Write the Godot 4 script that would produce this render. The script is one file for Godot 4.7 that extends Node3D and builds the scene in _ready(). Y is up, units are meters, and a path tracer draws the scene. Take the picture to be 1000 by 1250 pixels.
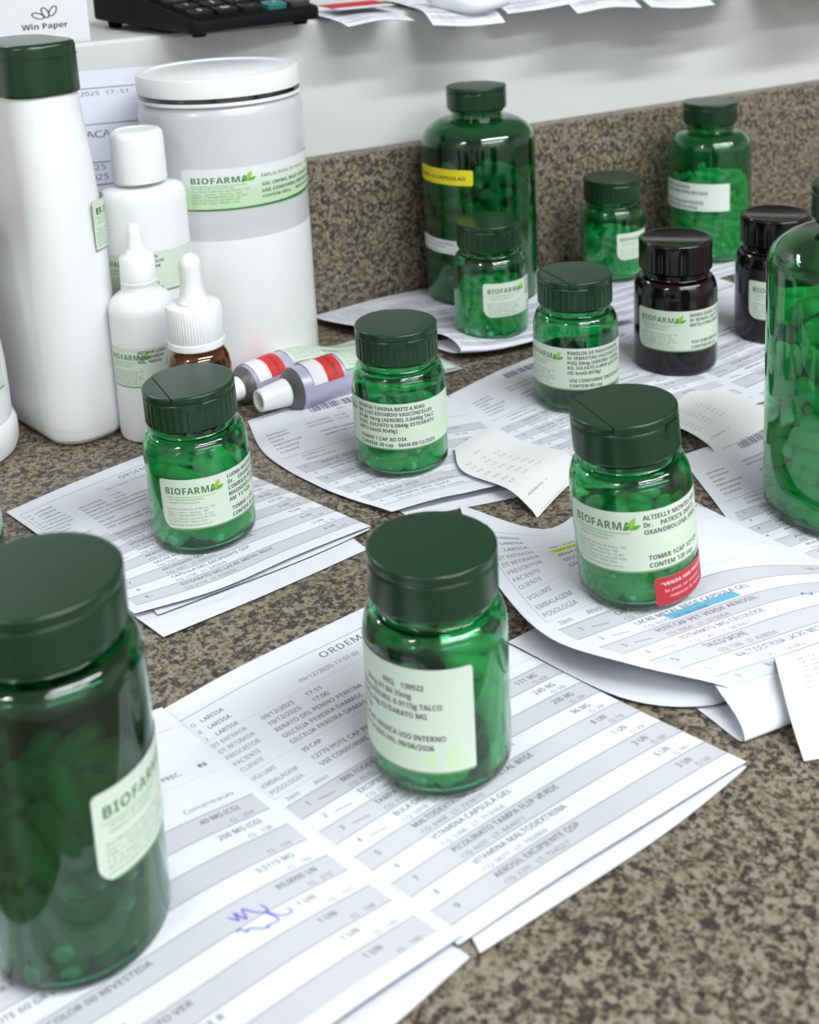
extends Node3D

const TOP := 0.9          # height of the worktop
var ts: TextServer
var fonts := {}
var glyphs := {}
var taken := {}
var M := {}
var rng := RandomNumberGenerator.new()

# ------------------------------------------------------------------ tree helpers
func numbered(called: String) -> String:
	var n: int = taken.get(called, 0)
	taken[called] = n + 1
	return called if n == 0 else "%s_%03d" % [called, n]

func tag(o: Node3D, label := "", category := "", group := "", kind := "") -> void:
	if label: o.set_meta("label", label)
	if category: o.set_meta("category", category)
	if group: o.set_meta("group", group)
	if kind: o.set_meta("kind", kind)

func thing(called: String, label: String, category: String, at := Vector3.ZERO, turn := 0.0, group := "") -> Node3D:
	var o := Node3D.new()
	o.name = numbered(called)
	o.position = at
	o.rotation.y = turn
	add_child(o)
	tag(o, label, category, group)
	return o

func part(parent: Node3D, called: String, mesh: Mesh, mat: Material = null, label := "") -> MeshInstance3D:
	var o := MeshInstance3D.new()
	o.name = called
	o.mesh = mesh
	if mat: o.material_override = mat
	parent.add_child(o, true)
	if label: o.set_meta("label", label)
	return o

func solo(called: String, mesh: Mesh, mat: Material, label: String, category: String, at := Vector3.ZERO, turn := 0.0, group := "", kind := "") -> MeshInstance3D:
	var o := MeshInstance3D.new()
	o.name = numbered(called)
	o.mesh = mesh
	if mat: o.material_override = mat
	o.position = at
	o.rotation.y = turn
	add_child(o)
	tag(o, label, category, group, kind)
	return o

func struct(called: String, mesh: Mesh, mat: Material, at := Vector3.ZERO) -> MeshInstance3D:
	var o := solo(called, mesh, mat, "", "", at)
	o.set_meta("kind", "structure")
	return o

# ------------------------------------------------------------------ mesh helpers
func mesh_of(v: PackedVector3Array, n: PackedVector3Array, uv: PackedVector2Array, idx: PackedInt32Array, into: ArrayMesh = null, mat: Material = null) -> ArrayMesh:
	var a := []
	a.resize(Mesh.ARRAY_MAX)
	a[Mesh.ARRAY_VERTEX] = v
	a[Mesh.ARRAY_NORMAL] = n
	a[Mesh.ARRAY_TEX_UV] = uv
	a[Mesh.ARRAY_INDEX] = idx
	var m := into if into else ArrayMesh.new()
	m.add_surface_from_arrays(Mesh.PRIMITIVE_TRIANGLES, a)
	if mat: m.surface_set_material(m.get_surface_count() - 1, mat)
	return m

# profile: (r, y) from the bottom up on the outside; turned round the y axis
func lathe(profile: Array, segs := 56, ribs := 0, rib_depth := 0.0, rib_y0 := 0.0, rib_y1 := 0.0, sharp := 38.0) -> ArrayMesh:
	var rows := []          # [point, normal]
	var k := profile.size()
	for i in k - 1:
		var p: Vector2 = profile[i]
		var q: Vector2 = profile[i + 1]
		var d := (q - p).normalized()
		var nn := Vector2(d.y, -d.x)
		var n0 := nn
		var n1 := nn
		if i > 0:
			var e: Vector2 = (p - profile[i - 1]).normalized()
			if absf(rad_to_deg(e.angle_to(d))) < sharp: n0 = (nn + Vector2(e.y, -e.x)).normalized()
		if i < k - 2:
			var e2: Vector2 = (profile[i + 2] - q).normalized()
			if absf(rad_to_deg(d.angle_to(e2))) < sharp: n1 = (nn + Vector2(e2.y, -e2.x)).normalized()
		rows.append([p, n0, q, n1])
	var v := PackedVector3Array()
	var n := PackedVector3Array()
	var uv := PackedVector2Array()
	var idx := PackedInt32Array()
	for row in rows:
		var base := v.size()
		for s in 2:
			var p: Vector2 = row[0 if s == 0 else 2]
			var pn: Vector2 = row[1 if s == 0 else 3]
			for j in segs + 1:
				var t := TAU * j / segs
				var r := p.x
				var tilt := 0.0
				if ribs and p.y >= rib_y0 and p.y <= rib_y1 and pn.x > 0.5:
					r -= rib_depth * (0.5 - 0.5 * cos(t * ribs))
					tilt = rib_depth * 0.5 * ribs * sin(t * ribs) / p.x
				v.append(Vector3(r * sin(t), p.y, r * cos(t)))
				n.append((Vector3(pn.x * sin(t), pn.y, pn.x * cos(t)) + Vector3(cos(t), 0, -sin(t)) * tilt * pn.x).normalized())
				uv.append(Vector2(float(j) / segs, p.y))
		for j in segs:
			var a := base + j
			var b := a + segs + 1
			idx.append_array([a, b, b + 1, a, b + 1, a + 1])
	return mesh_of(v, n, uv, idx)

func arc(cx: float, cy: float, r: float, a0: float, a1: float, steps := 6) -> Array:
	var o := []
	for i in steps + 1:
		var a := deg_to_rad(lerpf(a0, a1, float(i) / steps))
		o.append(Vector2(cx + r * cos(a), cy + r * sin(a)))
	return o

# rings of equal length (each closed, anticlockwise seen from above), bottom first
func loft(rings: Array, close_bottom := true, close_top := true, sharp := 40.0) -> ArrayMesh:
	var tris := PackedVector3Array()
	var k: int = rings[0].size()
	for i in rings.size() - 1:
		for j in k:
			var a: Vector3 = rings[i][j]
			var b: Vector3 = rings[i + 1][j]
			var c: Vector3 = rings[i + 1][(j + 1) % k]
			var d: Vector3 = rings[i][(j + 1) % k]
			tris.append_array([a, b, c, a, c, d])
	for e in 2:
		if (e == 0 and not close_bottom) or (e == 1 and not close_top): continue
		var ring: Array = rings[0] if e == 0 else rings[-1]
		var mid := Vector3.ZERO
		for p in ring: mid += p / k
		for j in k:
			if e == 0: tris.append_array([mid, ring[j], ring[(j + 1) % k]])
			else: tris.append_array([mid, ring[(j + 1) % k], ring[j]])
	return auto_smooth(tris, sharp)

func auto_smooth(tris: PackedVector3Array, sharp := 40.0, into: ArrayMesh = null, mat: Material = null) -> ArrayMesh:
	var faces := PackedVector3Array()
	var at := {}
	for f in tris.size() / 3:
		var fn := (tris[f * 3 + 2] - tris[f * 3]).cross(tris[f * 3 + 1] - tris[f * 3])
		faces.append(fn)
		for c in 3:
			var key := Vector3i((tris[f * 3 + c] * 1e5).round())
			if not at.has(key): at[key] = PackedInt32Array()
			at[key].append(f)
	var lim := cos(deg_to_rad(sharp))
	var n := PackedVector3Array()
	var idx := PackedInt32Array()
	var uv := PackedVector2Array()
	for f in tris.size() / 3:
		var own := faces[f].normalized()
		for c in 3:
			var key := Vector3i((tris[f * 3 + c] * 1e5).round())
			var s := Vector3.ZERO
			for g in at[key]:
				if faces[g].normalized().dot(own) >= lim: s += faces[g]
			n.append(s.normalized() if s.length() > 0 else own)
			idx.append(f * 3 + c)
			uv.append(Vector2(tris[f * 3 + c].x, tris[f * 3 + c].z))
	return mesh_of(tris, n, uv, idx, into, mat)

# outline of a rounded rectangle in x, z at height y, anticlockwise seen from above
func round_rect(w: float, d: float, r: float, y: float, steps := 5, shift := Vector2.ZERO) -> Array:
	var o := []
	for q in 4:
		var cx := (w / 2 - r) * (1 if q in [0, 1] else -1)
		var cz := (d / 2 - r) * (1 if q in [0, 3] else -1)
		for i in steps + 1:
			var a := -PI / 2 * q + PI / 2 - PI / 2 * i / steps
			o.append(Vector3(shift.x + cx + r * cos(a), y, shift.y + cz + r * sin(a)))
	return o

func rounded_box(w: float, h: float, d: float, r: float, bevel: float, y0 := 0.0, steps := 4) -> ArrayMesh:
	var rings := []
	for i in 4:
		var a := PI / 2 * i / 3
		var inset := bevel * (1 - sin(a))
		rings.append(round_rect(w - 2 * inset, d - 2 * inset, maxf(r - inset, 0.0002), y0 + bevel * (1 - cos(a)), steps))
	for i in 4:
		var a := PI / 2 * i / 3
		var inset := bevel * (1 - cos(a))
		rings.append(round_rect(w - 2 * inset, d - 2 * inset, maxf(r - inset, 0.0002), y0 + h - bevel * (1 - sin(a)), steps))
	return loft(rings)

func slab(x0: float, x1: float, y0: float, y1: float, z0: float, z1: float, bevel := 0.0) -> ArrayMesh:
	var v := PackedVector3Array()
	var c := [Vector3(x0, y0, z0), Vector3(x1, y0, z0), Vector3(x1, y0, z1), Vector3(x0, y0, z1), Vector3(x0, y1, z0), Vector3(x1, y1, z0), Vector3(x1, y1, z1), Vector3(x0, y1, z1)]
	if bevel > 0:
		var rings := []
		for s in [[bevel, 0.0, 0], [0.0, bevel, 0], [0.0, bevel, 1], [bevel, 0.0, 1]]:
			var y: float = (y0 + s[1]) if s[2] == 0 else (y1 - s[1])
			rings.append([Vector3(x0 + s[0], y, z1 - s[0]), Vector3(x1 - s[0], y, z1 - s[0]), Vector3(x1 - s[0], y, z0 + s[0]), Vector3(x0 + s[0], y, z0 + s[0])])
		return loft(rings)
	for f in [[0, 1, 2, 3], [7, 6, 5, 4], [3, 2, 6, 7], [1, 0, 4, 5], [2, 1, 5, 6], [0, 3, 7, 4]]:
		var a: Vector3 = c[f[0]]
		var b: Vector3 = c[f[1]]
		var d: Vector3 = c[f[2]]
		var e: Vector3 = c[f[3]]
		v.append_array([a, d, b, a, e, d])
	return auto_smooth(v, 10)

func cat(p0: Vector3, p1: Vector3, p2: Vector3, p3: Vector3, t: float) -> Vector3:
	return 0.5 * ((2.0 * p1) + (p2 - p0) * t + (2.0 * p0 - 5.0 * p1 + 4.0 * p2 - p3) * t * t + (3.0 * p1 - p0 - 3.0 * p2 + p3) * t * t * t)

func along(pts: Array, f: float) -> Vector3:
	var k := pts.size()
	var i := clampi(int(f), 0, k - 2)
	var a: Vector3 = pts[i]
	var b: Vector3 = pts[i + 1]
	var p: Vector3 = pts[i - 1] if i > 0 else a * 2 - b
	var q: Vector3 = pts[i + 2] if i < k - 2 else b * 2 - a
	return cat(p, a, b, q, f - i)

# a sheet of paper through a net of points: net[row][column]; rows run down the page
func sheet(net: Array, printed: Material, blank: Material, print_rows := -1.0, print_cols := -1.0, div := 7, thick := 0.0003, ripple := 0.0, seed_ := 0) -> ArrayMesh:
	var nr: int = net.size()
	var nc: int = net[0].size()
	var R := (nr - 1) * div
	var C := (nc - 1) * div
	if print_rows < 0: print_rows = nr - 1
	if print_cols < 0: print_cols = nc - 1
	var fast := FastNoiseLite.new()
	fast.seed = seed_
	fast.frequency = 28.0
	var P := []
	for i in R + 1:
		var fi := float(i) / div
		var line := []
		for j in nc:
			var col := []
			for r in nr: col.append(net[r][j])
			line.append(along(col, fi))
		var row := []
		for j in C + 1:
			var pt: Vector3 = along(line, float(j) / div)
			if ripple > 0: pt.y += ripple * fast.get_noise_2d(pt.x, pt.z)
			row.append(pt)
		P.append(row)
	var v := PackedVector3Array()
	var n := PackedVector3Array()
	var uv := PackedVector2Array()
	var idx := PackedInt32Array()
	for i in R + 1:
		for j in C + 1:
			var du: Vector3 = P[i][mini(j + 1, C)] - P[i][maxi(j - 1, 0)]
			var dv: Vector3 = P[mini(i + 1, R)][j] - P[maxi(i - 1, 0)][j]
			v.append(P[i][j])
			n.append(dv.cross(du).normalized())
			uv.append(Vector2(float(j) / div / print_cols, float(i) / div / print_rows))
	for i in R:
		for j in C:
			var a := i * (C + 1) + j
			idx.append_array([a, a + 1, a + C + 2, a, a + C + 2, a + C + 1])
	var m := mesh_of(v, n, uv, idx, null, printed)
	var w := PackedVector3Array()
	var wn := PackedVector3Array()
	var widx := PackedInt32Array()
	for k in v.size():
		w.append(v[k] - n[k] * thick)
		wn.append(-n[k])
	for k in idx.size() / 3: widx.append_array([idx[k * 3], idx[k * 3 + 2], idx[k * 3 + 1]])
	var rim := PackedInt32Array()
	for j in C + 1: rim.append(j)
	for i in range(1, R + 1): rim.append(i * (C + 1) + C)
	for j in range(C - 1, -1, -1): rim.append(R * (C + 1) + j)
	for i in range(R - 1, -1, -1): rim.append(i * (C + 1))
	for k in rim.size() - 1:
		var b := w.size()
		var e := (v[rim[k + 1]] - v[rim[k]]).normalized()
		var out := n[rim[k]].cross(e).normalized() * -1.0
		w.append_array([v[rim[k]], v[rim[k + 1]], v[rim[k + 1]] - n[rim[k + 1]] * thick, v[rim[k]] - n[rim[k]] * thick])
		for q in 4: wn.append(out)
		widx.append_array([b, b + 2, b + 1, b, b + 3, b + 2])
	var wuv := PackedVector2Array()
	wuv.resize(w.size())
	return mesh_of(w, wn, wuv, widx, m, blank)

# a label wrapped round a cylinder: angles in degrees from +z towards +x; corners rounded
func around(r: float, a0: float, a1: float, y0: float, y1: float, mat: Material, back: Material, corner := 0.0015, big_corner := 0.0, thick := 0.00012, r_top := -1.0) -> ArrayMesh:
	var cols := maxi(8, int((a1 - a0) / 4.0))
	var us := []
	for i in cols + 1: us.append(float(i) / cols)
	var width := deg_to_rad(a1 - a0) * r
	for i in 6:
		us.append(maxf(corner, 0.0001) * (1 - cos(PI / 2 * i / 6)) / width)
		us.append(1.0 - maxf(corner, 0.0001) * (1 - cos(PI / 2 * i / 6)) / width)
		if big_corner > 0: us.append(big_corner * (1 - cos(PI / 2 * i / 6)) / width)
	us.sort()
	if r_top < 0: r_top = r
	var v := PackedVector3Array()
	var n := PackedVector3Array()
	var uv := PackedVector2Array()
	var idx := PackedInt32Array()
	for u in us:
		var x: float = u * width
		var cut_t := 0.0
		var cut_b := 0.0
		if x < corner: cut_t = corner - sqrt(maxf(0, corner * corner - (corner - x) ** 2))
		if width - x < corner: cut_t = corner - sqrt(maxf(0, corner * corner - (corner - width + x) ** 2))
		cut_b = cut_t
		if big_corner > 0 and x < big_corner: cut_b = big_corner - sqrt(maxf(0, big_corner * big_corner - (big_corner - x) ** 2))
		var t := deg_to_rad(lerpf(a0, a1, u))
		for s in 4:
			var y: float = lerpf(y0 + cut_b, y1 - cut_t, s / 3.0)
			var rr := lerpf(r, r_top, (y - y0) / (y1 - y0))
			v.append(Vector3(rr * sin(t), y, rr * cos(t)))
			n.append(Vector3(sin(t), 0, cos(t)))
			uv.append(Vector2(u, (y1 - y) / (y1 - y0)))
	for i in us.size() - 1:
		for s in 3:
			var a := i * 4 + s
			idx.append_array([a, a + 1, a + 5, a, a + 5, a + 4])
	var m := mesh_of(v, n, uv, idx, null, mat)
	var w := PackedVector3Array()
	var wn := PackedVector3Array()
	var widx := PackedInt32Array()
	for k in v.size():
		w.append(v[k] - n[k] * thick)
		wn.append(-n[k])
	for k in idx.size() / 3: widx.append_array([idx[k * 3], idx[k * 3 + 2], idx[k * 3 + 1]])
	var wuv := PackedVector2Array()
	wuv.resize(w.size())
	return mesh_of(w, wn, wuv, widx, m, back)

# ------------------------------------------------------------------ lettering in textures
func font(kind: String) -> Font:
	if not fonts.has(kind):
		var f := SystemFont.new()
		f.font_names = PackedStringArray(["Droid Serif" if kind.begins_with("serif") else "Droid Sans Mono" if kind == "mono" else "Droid Sans"])
		if kind.ends_with("bold"): f.font_weight = 700
		f.antialiasing = TextServer.FONT_ANTIALIASING_GRAY
		fonts[kind] = f
	return fonts[kind]

func say(im: Image, text: String, x: float, y: float, size: int, col: Color, kind := "sans", wide := 1.0) -> float:
	var tl := TextLine.new()
	tl.add_string(text, font(kind), size)
	var pen := x
	for g in ts.shaped_text_get_glyphs(tl.get_rid()):
		var key := "%s %d %d %s" % [kind, size, g.index, col.to_html()]
		if not glyphs.has(key):
			var sz := Vector2i(size, 0)
			ts.font_render_glyph(g.font_rid, sz, g.index)
			var ti := ts.font_get_glyph_texture_idx(g.font_rid, sz, g.index)
			var box := Rect2i()
			var off := Vector2.ZERO
			var stamp: Image = null
			if ti >= 0:
				box = Rect2i(ts.font_get_glyph_uv_rect(g.font_rid, sz, g.index))
				off = ts.font_get_glyph_offset(g.font_rid, sz, g.index)
				if box.size.x > 0 and box.size.y > 0:
					var src := ts.font_get_texture_image(g.font_rid, sz, ti).get_region(box)
					stamp = Image.create(box.size.x, box.size.y, false, Image.FORMAT_RGBA8)
					for py in box.size.y:
						for px in box.size.x:
							stamp.set_pixel(px, py, Color(col.r, col.g, col.b, col.a * src.get_pixel(px, py).a))
			glyphs[key] = [stamp, off]
		var got: Array = glyphs[key]
		if got[0]:
			var st: Image = got[0]
			im.blend_rect(st, Rect2i(Vector2i.ZERO, st.get_size()), Vector2i(roundi(pen + got[1].x), roundi(y + got[1].y)))
		pen += g.advance * wide
	return pen

func rect(im: Image, x: float, y: float, w: float, h: float, c: Color) -> void:
	im.fill_rect(Rect2i(roundi(x), roundi(y), maxi(1, roundi(w)), maxi(1, roundi(h))), c)

func dab(im: Image, p: Vector2, r: float, c: Color) -> void:
	for yy in range(int(p.y - r) - 1, int(p.y + r) + 2):
		for xx in range(int(p.x - r) - 1, int(p.x + r) + 2):
			if xx < 0 or yy < 0 or xx >= im.get_width() or yy >= im.get_height(): continue
			var k := clampf(r + 0.5 - Vector2(xx, yy).distance_to(p), 0, 1) * c.a
			if k > 0: im.set_pixel(xx, yy, im.get_pixel(xx, yy).lerp(Color(c, 1), k))

func stroke(im: Image, pts: Array, r: float, c: Color) -> void:
	for i in pts.size() - 1:
		var a: Vector2 = pts[i]
		var b: Vector2 = pts[i + 1]
		var k := maxi(1, int(a.distance_to(b) / maxf(0.5, r * 0.6)))
		for s in k: dab(im, a.lerp(b, float(s) / k), r, c)

func poly(im: Image, pts: PackedVector2Array, c: Color) -> void:
	var lo := pts[0]
	var hi := pts[0]
	for p in pts:
		lo = lo.min(p)
		hi = hi.max(p)
	for yy in range(maxi(0, int(lo.y)), mini(im.get_height(), int(hi.y) + 1)):
		for xx in range(maxi(0, int(lo.x)), mini(im.get_width(), int(hi.x) + 1)):
			if Geometry2D.is_point_in_polygon(Vector2(xx + 0.5, yy + 0.5), pts): im.set_pixel(xx, yy, im.get_pixel(xx, yy).lerp(Color(c, 1), c.a))

func leaf(im: Image, at: Vector2, length: float, ang: float, fat: float, c: Color) -> void:
	var pts := PackedVector2Array()
	var d := Vector2.from_angle(ang)
	var s := d.orthogonal()
	for i in 11: pts.append(at + d * length * i / 10.0 + s * fat * length * sin(PI * i / 10.0))
	for i in range(9, 0, -1): pts.append(at + d * length * i / 10.0 - s * fat * length * sin(PI * i / 10.0))
	poly(im, pts, c)

func logo(im: Image, x: float, y: float, size: int, strong := 1.0) -> void:
	var dark := Color(0.22, 0.42, 0.2, strong)
	say(im, "BIOFARMA", x, y, size, dark, "sansbold", 1.04)
	var e := x + size * 5.15
	leaf(im, Vector2(e, y - size * 0.05), size * 1.25, deg_to_rad(-62), 0.2, Color(0.55, 0.75, 0.22, strong))
	leaf(im, Vector2(e + size * 0.1, y), size * 1.0, deg_to_rad(-25), 0.2, Color(0.36, 0.62, 0.2, strong))
	leaf(im, Vector2(e - size * 0.5, y + size * 0.02), size * 0.7, deg_to_rad(-30), 0.28, Color(0.3, 0.52, 0.22, strong))
	rect(im, x, y + size * 0.28, size * 5.2, maxf(2, size * 0.07), Color(0.45, 0.68, 0.35))

func label_image(lines: Array, w := 1024, h := 288, foot := [], has_logo := true, mark_x := 0.4, mark_size := 0.3, mark_y := 0.74) -> Image:
	var im := Image.create(w, h, false, Image.FORMAT_RGBA8)
	im.fill(Color(0.79, 0.84, 0.785))
	# the pale watermark of the house name and its leaf
	var faint := Color(0.76, 0.86, 0.68, 0.6)
	var e := say(im, "BIOFARMA", w * mark_x, h * mark_y, int(h * mark_size), faint, "sansbold", 1.02)
	leaf(im, Vector2(e - h * mark_size * 0.1, h * mark_y), h * mark_size * 0.9, deg_to_rad(-150), 0.26, faint)
	leaf(im, Vector2(e + h * mark_size * 0.05, h * mark_y), h * mark_size * 1.35, deg_to_rad(-52), 0.24, faint)
	leaf(im, Vector2(e + h * mark_size * 0.15, h * mark_y + 4), h * mark_size * 1.1, deg_to_rad(-14), 0.24, faint)
	rect(im, 0, h - 9, w, 9, Color(0.42, 0.6, 0.38))
	if has_logo:
		logo(im, w * 0.026, h * 0.29, int(h * 0.18))
		var grey := Color(0.42, 0.5, 0.42)
		var small := ["Farmacia de manipulacao", "alopatia e homeopatia", "", "Rua Ribeiro Moreira de Barros, 190", "Jose s. - Centro - Manaus - AM", "CNPJ 17.198.000/0001-50 - IE 002", "F. R. Dr Roberto Carneiro CRF 3090", "(97) 3755-1020 / 98400-1020", "comercial@manipulacao.com.br"]
		for i in small.size():
			if small[i]: say(im, small[i], w * (0.045 if i < 2 else 0.03), h * (0.41 + 0.063 * i), int(h * 0.056), grey)
	var y := 0.145
	for t in lines:
		say(im, t, w * 0.335, h * y, int(h * 0.104), Color(0.10, 0.11, 0.11), "sansbold", 0.97)
		y += 0.118
	y = 0.93 - 0.125 * (foot.size() - 1)
	for t in foot:
		say(im, t, w * 0.345, h * y, int(h * 0.104), Color(0.10, 0.11, 0.11), "sansbold", 0.97)
		y += 0.125
	return im

func tex(im: Image) -> ImageTexture:
	return ImageTexture.create_from_image(im)

func paint(im: Image, rough := 0.55) -> StandardMaterial3D:
	var m := StandardMaterial3D.new()
	m.albedo_texture = tex(im)
	m.roughness = rough
	m.texture_repeat = false
	return m

func flat(c: Color, rough := 0.5, metal := 0.0) -> StandardMaterial3D:
	var m := StandardMaterial3D.new()
	m.albedo_color = c
	m.roughness = rough
	m.metallic = metal
	return m

# ------------------------------------------------------------------ printed order forms
const WORDS := ["CELULOSE", "TALCO", "AEROSIL", "CAPSULA GEL", "POTE CAP PET VERDE", "TAMPA FLIP VERDE", "SILICA", "ROTULO", "LACRE METAL BEGE", "SACHE", "VITAMINA", "PICOLINATO", "EXCIPIENTE QSP", "MALTODEXTRINA", "ESTEARATO MG", "BULA ORIENTATIVA"]

func form(kind: String, w: int, h: int, sd: int) -> Image:
	var r := RandomNumberGenerator.new()
	r.seed = sd
	var im := Image.create(w, h, false, Image.FORMAT_RGBA8)
	im.fill(Color(0.865, 0.872, 0.90))
	var ink := Color(0.2, 0.2, 0.23)
	var soft := Color(0.42, 0.42, 0.46)
	var line := Color(0.45, 0.45, 0.5)
	var band := Color(0.765, 0.77, 0.795)
	var s := int(h * 0.0185)
	if kind == "left":
		rect(im, w * 0.03, h * 0.07, w * 0.97, 2, line)
		rect(im, w * 0.03, h * 0.07, 2, h * 0.38, Color(0.7, 0.7, 0.74))
		say(im, "ORDEM DE MANIPULACAO", w * 0.56, h * 0.112, int(h * 0.034), Color(0.33, 0.33, 0.36), "sans", 1.08)
		for i in 3:
			say(im, ["O", "R", "I"][i], w * 0.045, h * (0.115 + 0.033 * i), s, soft)
			say(im, "LARISSA", w * 0.085, h * (0.115 + 0.033 * i), s, ink)
		say(im, "09/12/2025 17:51:02", w * 0.44, h * 0.158, s, soft)
		var rows := [["DT ENTRADA", "09/12/2025       17:51", 0.212], ["DT RETIRADA", "10/12/2025       17:00", 0.241], ["PRESCRITOR", "RENATO DEL PENHO PEREIRA", 0.27], ["PACIENTE", "GILCELIA PEREIRA DAMASC", 0.299], ["CLIENTE", "GILCELIA PEREIRA DAMASC", 0.328], ["VOLUME", "30 CAP", 0.368], ["EMBALAGEM", "12779 POTE CAP PET 60ML", 0.404], ["POSOLOGIA", "USE CONFORME PRESCRICAO", 0.433]]
		for row in rows:
			say(im, row[0], w * 0.04, h * row[2], s, soft)
			say(im, row[1], w * 0.245, h * row[2], s, ink)
		for k in 3: rect(im, w * 0.03, h * [0.18, 0.342, 0.447][k], w * 0.97, 1, Color(0.68, 0.68, 0.72))
		say(im, "Item", w * 0.06, h * 0.472, s, soft)
		say(im, "Ativo", w * 0.17, h * 0.472, s, soft)
		var y := 0.482
		for k in 9:
			if k % 2 == 0: rect(im, w * 0.035, h * y, w, h * 0.0525, band)
			rect(im, w * 0.035, h * y, w, 2, line)
			say(im, str(k + 1), w * 0.09, h * (y + 0.03), s, ink)
			if k < 4: stroke(im, [Vector2(w * 0.13, h * (y + 0.028)), Vector2(w * 0.19, h * (y + 0.034))], 1.0, soft)
			say(im, WORDS[r.randi() % WORDS.size()] + " " + WORDS[r.randi() % WORDS.size()], w * 0.24, h * (y + 0.023), s, ink)
			say(im, "CQ: %d   LT: %d" % [r.randi_range(1000, 9999), r.randi_range(100000, 999999)], w * 0.24, h * (y + 0.047), int(s * 0.9), soft)
			say(im, "%d UN" % r.randi_range(1, 9) if k > 3 else "%d MG" % r.randi_range(10, 300), w * 0.86, h * (y + 0.028), s, ink)
			say(im, "CL %d" % r.randi_range(100, 999), w * 0.9, h * (y + 0.048), int(s * 0.9), soft)
			y += 0.0525
		rect(im, w * 0.035, h * y, w, 2, line)
	elif kind == "right":
		rect(im, 0, h * 0.09, w * 0.97, 2, Color(0.7, 0.7, 0.74))
		say(im, "PREC.", w * 0.8, h * 0.262, s, ink)
		say(im, "R$", w * 0.92, h * 0.262, s, ink, "sansbold")
		rect(im, 0, h * 0.29, w * 0.97, 1, Color(0.7, 0.7, 0.74))
		say(im, "Concentracao", w * 0.77, h * 0.385, int(s * 1.1), soft)
		var y := 0.405
		for k in 9:
			if k % 2 == 0: rect(im, 0, h * y, w * 0.97, h * 0.062, band)
			rect(im, 0, h * y, w * 0.97, 2, line)
			var right_ := ["40 MG (CG)", "200 MG (CG)", "", "0,5115 MG", "80,0000 UN", "1 UN", "1 UN", "1 UN", "1 UN"]
			say(im, right_[k], w * 0.78, h * (y + 0.028), s, ink)
			say(im, "CL   %d" % r.randi_range(100, 300), w * 0.85, h * (y + 0.056), int(s * 0.9), soft)
			if k in [2, 3, 4, 6, 7]: say(im, ["", "", "TAMPA CLICK INCOLOR", "POTE 60 GR OU TUBO INCOLOR", "CAPS INCOLOR 00 REVESTIDA", "", "PET VERPARGRAN BOSTO VER", "TUBO P/TUM FLIP CAP SERICE R", ""][k], w * 0.12, h * (y + 0.026), s, ink)
			if k > 4: say(im, "CQ: %d  LT: %d" % [r.randi_range(1000, 9999), r.randi_range(100000, 999999)], w * 0.12, h * (y + 0.05), int(s * 0.9), soft)
			y += 0.062
	elif kind == "barcode":
		var x := w * 0.34
		while x < w * 0.62:
			var bw := r.randf_range(2.0, 6.0)
			rect(im, x, h * 0.05, bw, h * 0.055, ink)
			x += bw + r.randf_range(2.0, 6.0)
		say(im, "0001-130257-1", w * 0.46, h * 0.135, s, ink)
		say(im, "A  L7  A   3", w * 0.62, h * 0.055, int(s * 1.2), ink)
		for k in 7:
			var y2 := 0.16 + 0.033 * k
			say(im, ["", "ENTRADA", "RETIRADA", "HORA", "PRESCRITOR", "PACIENTE", "CLIENTE"][k], w * 0.06, h * y2, s, ink)
			if k > 3: say(im, ["PEREIRA DAMASCENO", "MARIA DO CARMO S.", "USO INTERNO"][k - 4], w * (0.3 if k < 6 else 0.6), h * y2, s, ink)
			if k > 0 and k < 3: say(im, "09/12/2025   17:3%d" % k, w * 0.27, h * y2, s, ink)
		rect(im, w * 0.04, h * 0.4, w * 0.92, 2, line)
		say(im, "FORMULA", w * 0.12, h * 0.43, s, soft)
		say(im, "30,00 CAPS", w * 0.5, h * 0.43, s, ink)
		say(im, "EMBALAGEM", w * 0.12, h * 0.46, s, soft)
		say(im, "12770 CAPS IN PET  MONOPEM", w * 0.42, h * 0.46, s, ink)
		var y := 0.485
		for k in 8:
			if k % 2 == 0: rect(im, w * 0.04, h * y, w * 0.92, h * 0.056, band)
			rect(im, w * 0.04, h * y, w * 0.92, 2, line)
			say(im, str(k + 1), w * 0.07, h * (y + 0.026), s, ink)
			say(im, WORDS[r.randi() % WORDS.size()] + "  " + WORDS[r.randi() % WORDS.size()], w * 0.15, h * (y + 0.025), s, ink)
			say(im, "CQ: %d   LT: %d   VAL 06/2026" % [r.randi_range(1000, 9999), r.randi_range(100000, 999999)], w * 0.15, h * (y + 0.05), int(s * 0.9), soft)
			say(im, "%d,%02d" % [r.randi_range(1, 99), r.randi_range(0, 99)], w * 0.78, h * (y + 0.026), s, ink)
			y += 0.056
		rect(im, w * 0.04, h * y, w * 0.92, 2, line)
	elif kind == "receipt":
		im.fill(Color(0.885, 0.888, 0.885))
		var gray := Color(0.5, 0.5, 0.5)
		rect(im, w * 0.3, h * 0.14, w * 0.14, 2, gray)
		for k in 7:
			for c in 3: say(im, "%d,%02d" % [r.randi_range(1, 99), r.randi_range(10, 99)], w * (0.1 + 0.22 * c), h * (0.22 + 0.045 * k), int(h * 0.022), gray, "mono")
		say(im, "Atendente: 1", w * 0.12, h * 0.66, int(h * 0.034), Color(0.3, 0.3, 0.32), "mono")
		say(im, "Farmacia Bio", w * 0.12, h * 0.965, int(h * 0.042), Color(0.42, 0.42, 0.44), "mono")
	return im

func marker(im: Image, box: Rect2i, c: Color) -> void:
	for y in range(box.position.y, box.end.y):
		for x in range(box.position.x, box.end.x):
			im.set_pixel(x, y, im.get_pixel(x, y) * c)

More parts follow.
